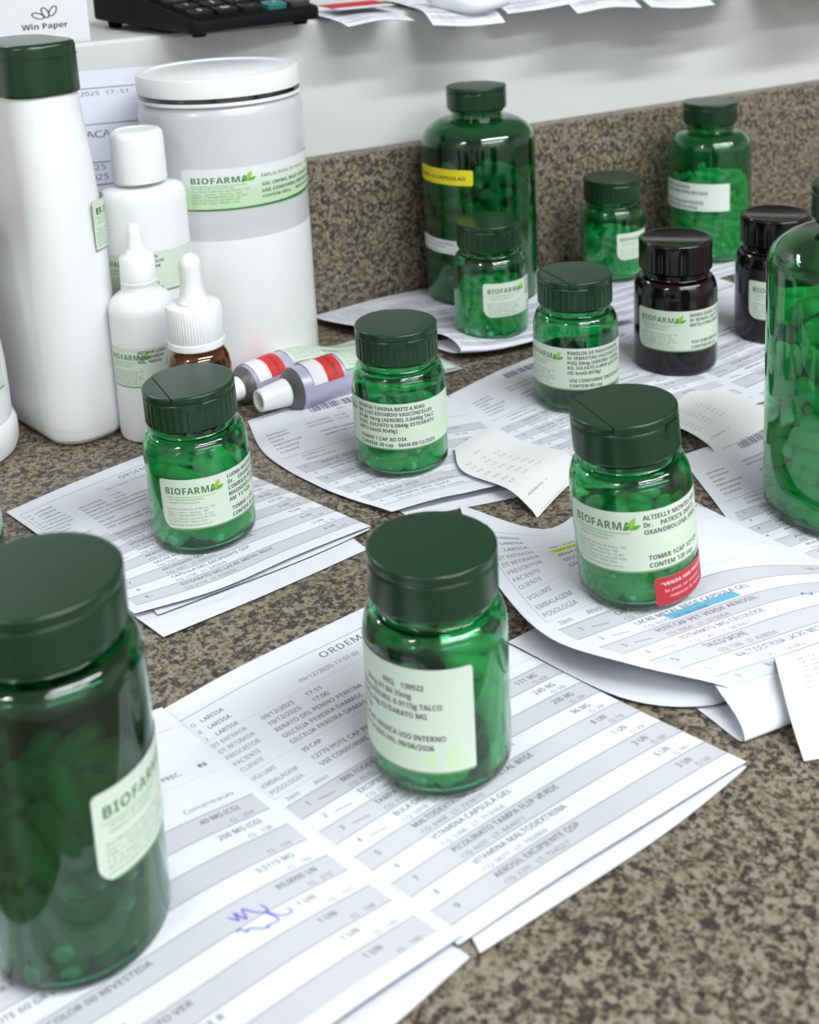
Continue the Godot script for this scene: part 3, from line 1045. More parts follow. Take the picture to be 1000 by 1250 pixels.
	var big := settle(0.0344, 0.0028, 0.10, 255, r, l, 70, 9)
	heap_in(m, big, r, l, M.capsule_green, "heap of large capsules in the big yellow-stickered bottle")
	var ye := Image.create(360, 110, false, Image.FORMAT_RGBA8)
	ye.fill(Color(0.86, 0.80, 0.1))
	say(ye, "DOSE= 4 CAPSULAS", 14, 74, 36, Color(0.16, 0.15, 0.03), "sansbold", 0.96)
	jar_label(m, 0.0357, f - 80, 74, 0.0830, 0.0926, ye, 0.0015, 0.0015, "yellow_sticker", "yellow dose sticker")
	var wh := Image.create(360, 110, false, Image.FORMAT_RGBA8)
	wh.fill(Color(0.86, 0.87, 0.88))
	say(wh, "Armazenar em local fresco", 14, 36, 25, Color(0.15, 0.15, 0.17))
	say(wh, "Lote B 120  Val 06/26", 14, 66, 25, Color(0.15, 0.15, 0.17))
	say(wh, "1 cap 2 x ao dia  1", 14, 96, 25, Color(0.15, 0.15, 0.17))
	jar_label(m, 0.0357, f - 84, 64, 0.0388, 0.0475, wh, 0.001, 0.001, "white_sticker", "small white sticker with dark print")
	at = Vector3(0.2525, TOP + 0.001, 0.0436)
	f = az(at)
	var k := pill_bottle("mid-sized green bottle of capsules at the backsplash behind the two purple jars", MEDIUM, at, f + 160, f + 20, 0)
	heap_in(k, settle(0.0269, 0.0028, 0.078, 330, rs, ls, 70, 10), rs, ls, M.capsule_pale, "heap of green capsules in the mid-sized bottle")
	var kl := Image.create(512, 100, false, Image.FORMAT_RGBA8)
	kl.fill(Color(0.84, 0.88, 0.85))
	for q in 5:
		if q != 2: say(kl, ["FORMULA 1234 PACIENTE EM", "COLAGENO HIDROL. BIOTINA ZINCO SILICIO", "", "TOMAR 2 CAP AO DIA SEM INTERRUPCAO", "VAL 06/2026 CONTEM 120 CAPSULAS"][q], 30, 22 + q * 18, 16, Color(0.2, 0.24, 0.22), "sansbold")
	jar_label(k, 0.0281, f - 82, 110, 0.0372, 0.0563, kl, 0.0, 0.0006)
	at = Vector3(0.0626, TOP + 0.001, 0.3520)
	f = az(at)
	var j := pill_bottle("big glossy green bottle cut by the right edge of the picture", LARGE, at, f + 160, f + 60, 0)
	heap_in(j, big, r, l, M.capsule_green, "heap of large green capsules in the big glossy bottle", 1.3)
	# -- dark purple jars
	for q in 2:
		at = [Vector3(0.1018, TOP + 0.0015, 0.1905), Vector3(0.1777, TOP + 0.0012, 0.1858)][q]
		f = az(at)
		var o := thing("pill_jar", ["dark purple jar with its whole label in view, the left one of the two", "dark purple jar partly hidden behind the big glossy green bottle"][q], "jar", at, 0.0, "dark purple jars")
		if not walls.has("solid"): walls["solid"] = bottle_wall(PURPLE)
		part(o, "jar_body", walls["solid"], M.purple)
		screw_cap(o, PURPLE, M.purple_cap, 40)
		jar_label(o, 0.0222, f + [-57.0, -38.0][q], 228, 0.0145, 0.0370, label_image([["MARIA ISABEL NUNES", "Dr RENAN LUIZ COSTA", "METILCOBALAMINA"], ["JOSE LIMA", "Dr COSTA", "VIT D3"]][q], 1024, 270, ["TOP SUBLINGUAL", "CONTEM 30 cap"]))

func white_bottles() -> void:
	# tall flat bottle with the green flip cap
	var o := thing("lotion_bottle", "tall white lotion bottle with a dark green cap at the left", "bottle", Vector3(-0.2045, TOP, 0.0755), deg_to_rad(15.7))
	var rings := []
	var prof := [[0.0, 0.030, 0.062], [0.0012, 0.036, 0.070], [0.004, 0.0395, 0.0745], [0.012, 0.041, 0.076], [0.05, 0.041, 0.076], [0.09, 0.0405, 0.074], [0.12, 0.0395, 0.070], [0.145, 0.0385, 0.064], [0.160, 0.0372, 0.058], [0.170, 0.0362, 0.055], [0.174, 0.0356, 0.0535]]
	var dense := []
	for i in prof.size() - 1:
		for s in 3: dense.append([lerpf(prof[i][0], prof[i + 1][0], s / 3.0), lerpf(prof[i][1], prof[i + 1][1], s / 3.0), lerpf(prof[i][2], prof[i + 1][2], s / 3.0)])
	dense.append(prof[-1])
	for p in dense: rings.append(round_rect(p[1], p[2], minf(p[1] * 0.42, 0.0165), p[0], 8))
	part(o, "bottle_body", loft(rings, true, true, 50), M.white_plastic)
	var cap := []
	for p in [[0.1742, 0.0368], [0.1745, 0.0375], [0.1755, 0.0378], [0.1965, 0.0372], [0.1985, 0.0362], [0.1992, 0.0340]]: cap.append(round_rect(p[1], p[1] * 1.5, p[1] * 0.40, p[0], 8))
	part(o, "cap", loft(cap, true, true, 50), M.green_cap)
	part(o, "cap_seam", loft([round_rect(0.0379, 0.0569, 0.0151, 0.1922, 8), round_rect(0.0379, 0.0569, 0.0151, 0.1928, 8)]), M.green_cap)
	var li := label_image(["HIDRATANTE CORPORAL", "Uso externo"], 512, 400, ["200 ml"], true, 0.4)
	var net := []
	for i in 4:
		var row := []
		for jx in 8:
			var t := jx / 7.0
			var y := lerpf(0.122, 0.097, i / 3.0)
			var half := 0.0206
			var dep := 0.0374
			# round the front right edge, then along the right side
			var a := clampf(t * 3.0, 0, 1)
			var rr := 0.0163
			var px := half - rr + rr * sin(PI / 2 * (0.12 + 0.88 * a)) + 0.0003
			var pz := dep - rr + rr * cos(PI / 2 * (0.12 + 0.88 * a)) - maxf(0, t - 0.333) * 0.03
			row.append(Vector3(px, y, pz))
		net.append(row)
	part(o, "paper_label", sheet(net, paint(li), M.label_back, -1, -1, 2, 0.00015), null, "green and white label round the bottle's edge")
	# bottle at the picture's left edge
	o = thing("cream_bottle", "white bottle with a stepped base, cut by the left edge beside the tall lotion bottle", "bottle", Vector3(-0.2665, TOP, 0.084))
	part(o, "bottle_body", lathe([Vector2(0, 0.001), Vector2(0.031, 0.0), Vector2(0.0348, 0.002), Vector2(0.0362, 0.006), Vector2(0.0362, 0.014), Vector2(0.0350, 0.0175), Vector2(0.0342, 0.0185), Vector2(0.0342, 0.03), Vector2(0.0338, 0.045), Vector2(0.0325, 0.06), Vector2(0.0305, 0.074), Vector2(0.0285, 0.083), Vector2(0.0272, 0.087), Vector2(0.0272, 0.096), Vector2(0.026, 0.100), Vector2(0.018, 0.102), Vector2(0, 0.102)], 72), M.white_plastic)
	part(o, "cap", lathe([Vector2(0, 0.1022), Vector2(0.0232, 0.1022), Vector2(0.0240, 0.103), Vector2(0.0238, 0.122), Vector2(0.0225, 0.1245), Vector2(0, 0.125)], 72, 40, 0.0004, 0.104, 0.121), M.black)
	var f := az(o.position)
	part(o, "paper_label", around(0.0345, f - 10, f + 66, 0.036, 0.062, paint(label_image(["CREME", "Uso externo"], 512, 250, ["100 g"])), M.label_back, 0.001, 0.0, 0.00012, 0.0330))
	# round-shouldered bottle with the plain white cap
	o = thing("lotion_bottle", "white bottle with a large plain white cap between lotion bottle and wide jar", "bottle", Vector3(-0.155, TOP, 0.0795))
	f = az(o.position)
	var body := part(o, "bottle_body", lathe([Vector2(0, 0.001), Vector2(0.020, 0.0), Vector2(0.0222, 0.001), Vector2(0.0230, 0.004), Vector2(0.0230, 0.112), Vector2(0.0226, 0.1155), Vector2(0.0212, 0.1182), Vector2(0.0190, 0.1196), Vector2(0.0150, 0.1206), Vector2(0.012, 0.121), Vector2(0.012, 0.1245), Vector2(0, 0.1245)], 72), M.white_plastic)
	body.scale = Vector3(1, 1, 0.64)
	part(o, "cap", lathe([Vector2(0, 0.1225), Vector2(0.0135, 0.1225), Vector2(0.0139, 0.123), Vector2(0.0136, 0.145), Vector2(0.0131, 0.1475), Vector2(0.0118, 0.1489), Vector2(0.0102, 0.1492), Vector2(0.0096, 0.1486), Vector2(0, 0.1484)], 64), M.white_cap)
	var lab := part(o, "paper_label", around(0.0232, f - 72, f + 80, 0.066, 0.0875, paint(label_image(["MINOXIDIL 5%", "Dr. VASCONCELOS", "LOCAO CAPILAR"], 640, 230, ["USO EXTERNO", "CONTEM 100 ml"], true, 0.4)), M.label_back, 0.001))
	lab.scale = Vector3(1, 1, 0.65)
	# bottle with the pointed nozzle
	o = thing("dropper_bottle", "slim white bottle with a pointed white nozzle beside the amber dropper bottle", "bottle", Vector3(-0.169, TOP, 0.1128))
	f = az(o.position)
	part(o, "bottle_body", lathe([Vector2(0, 0.001), Vector2(0.0135, 0.0), Vector2(0.0156, 0.001), Vector2(0.0163, 0.0035), Vector2(0.0163, 0.066)] + arc(0.0163 - 0.009, 0.066, 0.009, 0, 62, 6) + [Vector2(0.0098, 0.0752), Vector2(0.0090, 0.0765), Vector2(0.0090, 0.0785), Vector2(0, 0.0785)], 64), M.white_plastic)
	var noz := part(o, "nozzle", lathe([Vector2(0, 0.0786), Vector2(0.0088, 0.0786), Vector2(0.0090, 0.079), Vector2(0.0090, 0.0805), Vector2(0.0086, 0.0809), Vector2(0.0089, 0.0813), Vector2(0.0086, 0.0925), Vector2(0.0078, 0.0935), Vector2(0.0055, 0.0950), Vector2(0.0044, 0.0975), Vector2(0.0038, 0.1030), Vector2(0.0032, 0.1075), Vector2(0.0022, 0.1088), Vector2(0, 0.109)], 48), M.white_cap)
	noz.set_meta("label", "pointed white nozzle on a ribbed collar")
	part(o, "paper_label", around(0.01645, f - 78, f + 110, 0.0300, 0.0502, paint(label_image(["ARTHUR LIMA", "Dr EDUARDO", "SOL. NASAL"], 640, 250, [], true, 0.4)), M.label_back, 0.001))
	# amber dropper
	o = thing("dropper_bottle", "amber glass dropper bottle with a white rubber bulb behind the small jar", "bottle", Vector3(-0.1565, TOP, 0.1605))
	var amber := [Vector2(0, 0.001), Vector2(0.0135, 0.0), Vector2(0.0150, 0.001), Vector2(0.0155, 0.003), Vector2(0.0155, 0.046)]
	for i in 8:
		var t := PI / 2 * i / 7
		amber.append(Vector2(0.0098 + 0.0057 * cos(t), 0.046 + 0.0125 * sin(t)))
	amber.append_array([Vector2(0.0092, 0.060), Vector2(0.0092, 0.072), Vector2(0.0082, 0.072), Vector2(0.0082, 0.060)])
	for i in range(7, -1, -1):
		var t := PI / 2 * i / 7
		amber.append(Vector2(0.0088 + 0.0057 * cos(t), 0.0455 + 0.0125 * sin(t)))
	amber.append_array([Vector2(0.0145, 0.0035), Vector2(0.0130, 0.0022), Vector2(0, 0.002)])
	part(o, "bottle_body", lathe(amber, 64), M.amber_glass)
	part(o, "serum", lathe([Vector2(0, 0.0028), Vector2(0.0130, 0.0030), Vector2(0.0140, 0.004), Vector2(0.0140, 0.045), Vector2(0, 0.045)], 40), flat(Color(0.24, 0.17, 0.08), 0.1))
	part(o, "collar", lathe([Vector2(0, 0.0735), Vector2(0.0094, 0.0735), Vector2(0.0094, 0.0590), Vector2(0.0128, 0.0590), Vector2(0.0133, 0.0596), Vector2(0.0133, 0.0622), Vector2(0.0128, 0.0628), Vector2(0.0131, 0.0634), Vector2(0.0131, 0.0775), Vector2(0.0124, 0.0790), Vector2(0.0108, 0.0796), Vector2(0.0072, 0.0798), Vector2(0, 0.0798)], 160, 60, 0.00025, 0.0632, 0.078), M.white_cap)
	part(o, "rubber_bulb", lathe([Vector2(0, 0.0799), Vector2(0.0074, 0.0799), Vector2(0.0075, 0.0808), Vector2(0.0066, 0.0822), Vector2(0.0056, 0.0850), Vector2(0.0053, 0.0900), Vector2(0.0053, 0.0980)] + arc(0, 0.0980, 0.0053, 0, 90, 7), 48), M.white_cap)
	# wide white jar
	o = thing("cream_jar", "wide white screw-lid jar with a silver band and a pale green label", "jar", Vector3(-0.0985, TOP, 0.0475))
	f = az(o.position)
	var R := 0.0450
	var clear := flat(Color(0.86, 0.868, 0.88, 0.70), 0.2)
	clear.transparency = BaseMaterial3D.TRANSPARENCY_ALPHA
	part(o, "jar_body", lathe([Vector2(0, 0.0008), Vector2(0.042, 0.0), Vector2(R - 0.0008, 0.0012), Vector2(R, 0.004), Vector2(R, 0.0850), Vector2(R - 0.004, 0.0853), Vector2(0, 0.0855)], 96), M.white_cap, "brighter lower half, filled with white cream")
	part(o, "clear_wall", lathe([Vector2(R, 0.0850), Vector2(R, 0.150), Vector2(R - 0.0010, 0.1535), Vector2(R - 0.003, 0.156), Vector2(0, 0.1561)], 96), clear, "greyer translucent upper half, empty")
	part(o, "lid", lathe([Vector2(0, 0.1562), Vector2(R - 0.0015, 0.1562), Vector2(R - 0.0004, 0.1566), Vector2(R - 0.0004, 0.1580), Vector2(R - 0.0012, 0.1584), Vector2(R - 0.0012, 0.1606), Vector2(R - 0.0004, 0.1610), Vector2(R - 0.0004, 0.1690), Vector2(R - 0.0010, 0.1706), Vector2(R - 0.0022, 0.1712), Vector2(R - 0.0045, 0.1712), Vector2(R - 0.0052, 0.1704), Vector2(R - 0.0120, 0.1704), Vector2(R - 0.0126, 0.1708), Vector2(0, 0.1710)], 96), M.white_cap)
	part(o, "silver_band", lathe([Vector2(R - 0.0013, 0.1584), Vector2(R - 0.0007, 0.1585), Vector2(R - 0.0007, 0.1605), Vector2(R - 0.0013, 0.1606)], 96), M.chrome, "thin mirror-bright band under the lid")
	var sl := Image.create(1024, 256, false, Image.FORMAT_RGBA8)
	for y in 256: rect(sl, 0, y, 1024, 1, Color(0.87, 0.875, 0.88).lerp(Color(0.72, 0.83, 0.68), smoothstep(0.05, 0.75, y / 255.0)))
	logo(sl, 40, 88, 50)
	for i in 6: say(sl, ["Farmacia de manipulacao", "Rua Ribeiro Moreira de Barros, 190", "Jose s. - Centro - Manaus - AM", "CNPJ 17.198.000/0001-50 - IE 002", "F. R. Dr Roberto Carneiro CRF", "(97) 3755-1020 / 98400-1020"][i], 44, 122 + 18 * i, 17, Color(0.35, 0.48, 0.35))
	say(sl, "EMILIA ROSA DE PAULA", 370, 78, 27, Color(0.12, 0.15, 0.12))
	say(sl, "REQ 139861", 700, 82, 24, Color(0.12, 0.15, 0.12))
	say(sl, "GEL CREME, BASE LOCAO DE HIDRATACAO 500g", 370, 132, 27, Color(0.12, 0.15, 0.12), "sansbold")
	say(sl, "USE CONFORME ORIENTACAO MEDICA 2X AO DIA", 370, 172, 27, Color(0.12, 0.15, 0.12), "sansbold")
	say(sl, "CONTEM 500 g       MAN 09/12/2025 VAL 09/06/2026", 370, 206, 24, Color(0.12, 0.15, 0.12), "sansbold")
	poly(sl, PackedVector2Array([Vector2(0, 246), Vector2(500, 240), Vector2(1024, 214), Vector2(1024, 238), Vector2(600, 256), Vector2(0, 256)]), Color(0.22, 0.48, 0.24))
	part(o, "paper_label", around(R + 0.0002, f - 31, f + 120, 0.1015, 0.1240, paint(sl), M.label_back, 0.0008))

func tube_point(s: float, a: float, L: float, r: float, wide: float, grow := 0.0) -> Vector3:
	var k := smoothstep(0.25, 1.0, s)
	var w := lerpf(r, wide, k) + grow
	var t := lerpf(r, 0.0009, k) + grow
	return Vector3(w * sin(a), s * L, lerpf(r, 0.0009, k) + t * cos(a))

func cream_tube(label: String, at: Vector3, along_: Vector3, L: float, r: float, wide: float, red_s: float) -> void:
	var o := thing("cream_tube", label, "tube", at, 0.0, "silver cream tubes")
	var y := along_.normalized()
	var z := Vector3.UP
	var x := y.cross(z).normalized()
	o.basis = Basis(x, y, x.cross(y))
	var rings := []
	for i in 25:
		var ring := []
		for j in 40: ring.append(tube_point(i / 24.0, TAU * j / 40, L, r, wide))
		rings.append(ring)
	part(o, "tube_body", loft(rings, true, true, 50), M.tube)
	var lift := Vector3(0, 0, r)
	var sh := part(o, "shoulder", lathe([Vector2(0, -0.0048), Vector2(r * 0.66, -0.0048), Vector2(r * 0.72, -0.0044), Vector2(r * 0.97, -0.0003), Vector2(r, 0.0002), Vector2(0, 0.0002)], 48), M.collar, "dull grey crimped shoulder")
	sh.position = lift
	var cp := part(o, "cap", lathe([Vector2(0, -0.0160), Vector2(r * 0.24, -0.0161), Vector2(r * 0.30, -0.0204), Vector2(r * 0.42, -0.0212), Vector2(r * 0.48, -0.0208), Vector2(r * 0.62, -0.0046), Vector2(0, -0.0046)], 48), M.white_cap, "small white cone cap")
	cp.position = lift
	var strip := func(s0: float, s1: float, a0: float, a1: float, n: int, m: int, grow: float) -> Array:
		var net := []
		for i in n + 1:
			var row := []
			for j in m + 1: row.append(tube_point(lerpf(s0, s1, float(j) / m), deg_to_rad(lerpf(a0, a1, float(i) / n)), L, r, wide, grow))
			net.append(row)
		return net
	part(o, "paper_label", sheet(strip.call(0.27, 0.97, -78.0, 60.0, 12, 10, 0.0003), M.tube_label, M.label_back, -1, -1, 1, 0.0001), null, "pale green printed label")
	part(o, "red_sticker", sheet(strip.call(red_s, red_s + 0.19, -72.0, 72.0, 14, 4, 0.0005), M.tube_sticker, M.label_back, -1, -1, 1, 0.0001), null, "white and red prescription sticker")

func tubes() -> void:
	M.tube = flat(Color(0.72, 0.71, 0.80), 0.35, 0.25)
	M.collar = flat(Color(0.42, 0.42, 0.41), 0.4, 0.6)
	var li := label_image(["CREME NOTURNO 30g", "Dr. VASCONCELOS", "TRETINOINA 0,05% HIDROQUINONA", "ACIDO KOJICO 2%"], 1024, 400, ["APLICAR A NOITE", "CONTEM 30 g"], true, 0.4)
	M.tube_label = paint(li)
	var st := Image.create(200, 420, false, Image.FORMAT_RGBA8)
	st.fill(Color(0.88, 0.87, 0.89))
	rect(st, 90, 0, 110, 420, Color(0.78, 0.17, 0.16))
	var up := Image.create(420, 200, false, Image.FORMAT_RGBA8)
	up.fill(Color(0, 0, 0, 0))
	say(up, "MANTER EM LOCAL FRESCO", 26, 58, 28, Color(0.15, 0.15, 0.2), "sansbold")
	say(up, "VENDA SOB", 110, 132, 38, Color(0.93, 0.85, 0.84), "sansbold")
	say(up, "PRESCRICAO", 94, 176, 38, Color(0.93, 0.85, 0.84), "sansbold")
	up.rotate_90(CLOCKWISE)
	up.flip_x()
	up.flip_y()
	up.flip_x()
	up.flip_y()
	st.blend_rect(up, Rect2i(0, 0, 200, 420), Vector2i.ZERO)
	M.tube_sticker = paint(st)
	cream_tube("lilac-silver cream tube with a white cone cap, lying nearer the barcode form", Vector3(-0.0990, TOP, 0.1305), Vector3(0.088, 0, -0.016), 0.098, 0.0118, 0.019, 0.06)
	cream_tube("lilac-silver cream tube lying against the wide white jar", Vector3(-0.1175, TOP, 0.1075), Vector3(0.098, 0, -0.036), 0.100, 0.0105, 0.018, 0.02)

func ledge() -> void:
	# paper box at the upper left
	var y := TOP + 0.185
	var bi := Image.create(1024, 1024, false, Image.FORMAT_RGBA8)
	bi.fill(Color(0.87, 0.875, 0.88))
	var dk := Color(0.16, 0.16, 0.17)
	say(bi, "Win Paper", 726, 946, 43, dk, "sansbold", 0.98)
	for q in [[0.0, -155.0], [24.0, -110.0], [46.0, -62.0]]:
		var c0 := Vector2(818 + q[0], 880 - q[0] * 0.3)
		var rim := []
		for i in 17:
			var t := TAU * i / 16
			rim.append(c0 + Vector2.from_angle(deg_to_rad(q[1])) * 16 + Vector2(cos(t) * 29, sin(t) * 14).rotated(deg_to_rad(q[1])))
		stroke(bi, rim, 3.0, dk)
	var o := thing("paper_box", "white cardboard box with a line-drawn logo on the ledge at upper left", "box", Vector3(-0.2151, y, -0.016))
	part(o, "box_body", slab(-0.0635, 0.0635, 0.0, 0.11, -0.1, 0.0, 0.0008), M.card)
	var net := []
	for i in 2:
		net.append([Vector3(-0.0627, 0.106 - 0.104 * i, 0.0003), Vector3(0.0, 0.106 - 0.104 * i, 0.0003), Vector3(0.0627, 0.106 - 0.104 * i, 0.0003)])
	part(o, "printed_front", sheet(net, paint(bi, 0.6), M.card, -1, -1, 1, 0.0002), null, "printed front panel with logo")
	# calculator
	var k := thing("calculator", "black desk calculator with one teal key overhanging the white ledge", "calculator", Vector3(-0.104, y + 0.0028, 0.025), deg_to_rad(12.7))
	var W := 0.0905
	var D := 0.125
	var rise := 0.022
	var rings := []
	for q in [[0.0012, 0.0], [0.0, 0.0012], [0.0, 0.0058], [0.0008, 0.0070]]:
		var ring := round_rect(W - 2 * q[0], D - 2 * q[0], 0.006 - q[0], 0.0, 4, Vector2(W / 2, -D / 2))
		rings.append(ring.map(func(p): return Vector3(p.x, q[1] + (rise * clampf(-p.z / D, 0, 1) * (1.0 if q[1] > 0.004 else 0.12)), p.z)))
	part(k, "case", loft(rings, true, true, 50), M.black)
	for fx in [0.010, W - 0.010]:
		for fz in [-0.010, -D + 0.012]: 
			var ft := part(k, "foot", lathe([Vector2(0, -0.0028), Vector2(0.0038, -0.0028), Vector2(0.0044, -0.0020), Vector2(0.0046, 0.0035), Vector2(0, 0.0035)], 24), M.black)
			ft.position = Vector3(fx, 0, fz)
	var slope := atan2(rise, D)
	var names := [["0", "00", ".", "+", "="], ["1", "2", "3", "-", "x"], ["4", "5", "6", "+/-", "/"], ["7", "8", "9", "%", "MR"], ["C", "CE", "GT", "M+", "M-"]]
	var key := rounded_box(0.0138, 0.0042, 0.0098, 0.0018, 0.0009, 0.0, 3)
	var kf := SystemFont.new()
	kf.font_names = PackedStringArray(["Droid Sans"])
	var white := flat(Color(0.8, 0.8, 0.8), 0.5)
	var kgrey := flat(Color(0.09, 0.092, 0.095), 0.5)
	kgrey.metallic_specular = 0.3
	var teal := flat(Color(0.14, 0.42, 0.41), 0.4)
	var dim := flat(Color(0.20, 0.205, 0.215), 0.4)
	for row in 5:
		for col in 5:
			var mat: Material = teal if row == 0 and col == 3 else dim if col == 4 else kgrey
			var kk := part(k, "key", key, mat, "teal key" if mat == teal else "")
			kk.position = Vector3(0.0115 + 0.0169 * col, 0.0070 + rise * (0.0105 + 0.0140 * row) / D - 0.0006, -0.0105 - 0.0140 * row)
			kk.rotation.x = slope
			var tm := TextMesh.new()
			tm.text = names[row][col]
			tm.font = kf
			tm.font_size = 20
			tm.pixel_size = 0.00026
			tm.depth = 0.0002
			var leg := part(kk, "legend", tm, white)
			leg.position = Vector3(0, 0.0043, 0)
			leg.rotation.x = -PI / 2
	var scr := part(k, "display", slab(0.008, W - 0.008, 0.0, 0.0012, -D + 0.014, -D + 0.040, 0.0003), flat(Color(0.35, 0.40, 0.36), 0.15))
	scr.position.y = 0.0070 + rise * 0.78
	scr.rotation.x = slope * 0.0
	# sheets that hang over the front of the ledge
	var im := form("barcode", 384, 512, 77)
	var pm := paint(im, 0.8)
	var spots := [[-0.010, 0.045, 0.024, 0.0035, 0.1], [0.050, 0.052, 0.030, 0.0095, -0.12], [0.105, 0.06, 0.018, 0.006, 0.16], [0.155, 0.052, 0.030, 0.0095, -0.05], [0.205, 0.055, 0.036, 0.012, 0.1], [0.262, 0.06, 0.026, 0.010, -0.1], [0.335, 0.085, 0.050, 0.004, 0.08], [0.40, 0.06, 0.036, 0.008, 0.0]]
	var i := 0
	for s in spots:
		var lift := 0.0012 + 0.0007 * (i % 3) + 0.0006
		var n2 := []
		for rr in [[-0.09, 0.0], [-0.045, 0.0015], [-0.014, 0.0010], [s[2] * 0.45, -s[3] * 0.25], [s[2], -s[3]]]:
			var line := []
			for c in 3:
				var xx: float = s[0] + s[1] * (c / 2.0) + rr[0] * s[4]
				line.append(Vector3(xx, 0.185 + lift + rr[1] + (0.002 * sin(i * 2.1 + c * 1.7) if rr[0] > 0 else 0.0), rr[0]))
			n2.append(line)
		paper("hanging_sheet", ["printed sheet hanging over the ledge right beside the calculator", "second sheet from the calculator drooping over the ledge", "third sheet from the calculator, barely past the ledge edge", "fourth sheet from the calculator hanging over the ledge", "fifth sheet from the calculator, drooping low over the ledge", "sixth sheet from the calculator along the ledge edge", "wide sheet jutting far out over the right part of the ledge", "last sheet at the right end of the ledge edge"][i], "paper", n2, pm, "sheets along the ledge edge")
		i += 1
	# a rolled sheet among them and the red printed card
	var roll := []
	for q in 9:
		var a := TAU * q / 8 * 0.93
		roll.append([Vector3(0.062, 0.1925 + 0.0046 * cos(a), -0.004 + 0.0046 * sin(a)), Vector3(0.078, 0.1880 + 0.0042 * cos(a), 0.022 + 0.0042 * sin(a)), Vector3(0.106, 0.1900 + 0.0040 * cos(a), 0.020 + 0.0040 * sin(a))])
	paper("rolled_sheet", "white sheet rolled into a tube hanging off the middle of the ledge", "paper", roll, M.paper)
	var rc := Image.create(256, 160, false, Image.FORMAT_RGBA8)
	rc.fill(Color(0.74, 0.1, 0.14))
	rect(rc, 0, 108, 256, 52, Color(0.85, 0.85, 0.87))
	paper("printed_card", "red and white printed card lying behind the calculator's right corner", "card", [[V(-0.004, -0.03, 0.1925), V(0.035, -0.03, 0.1925)], [V(-0.004, 0.004, 0.1915), V(0.035, 0.004, 0.1915)]], paint(rc))

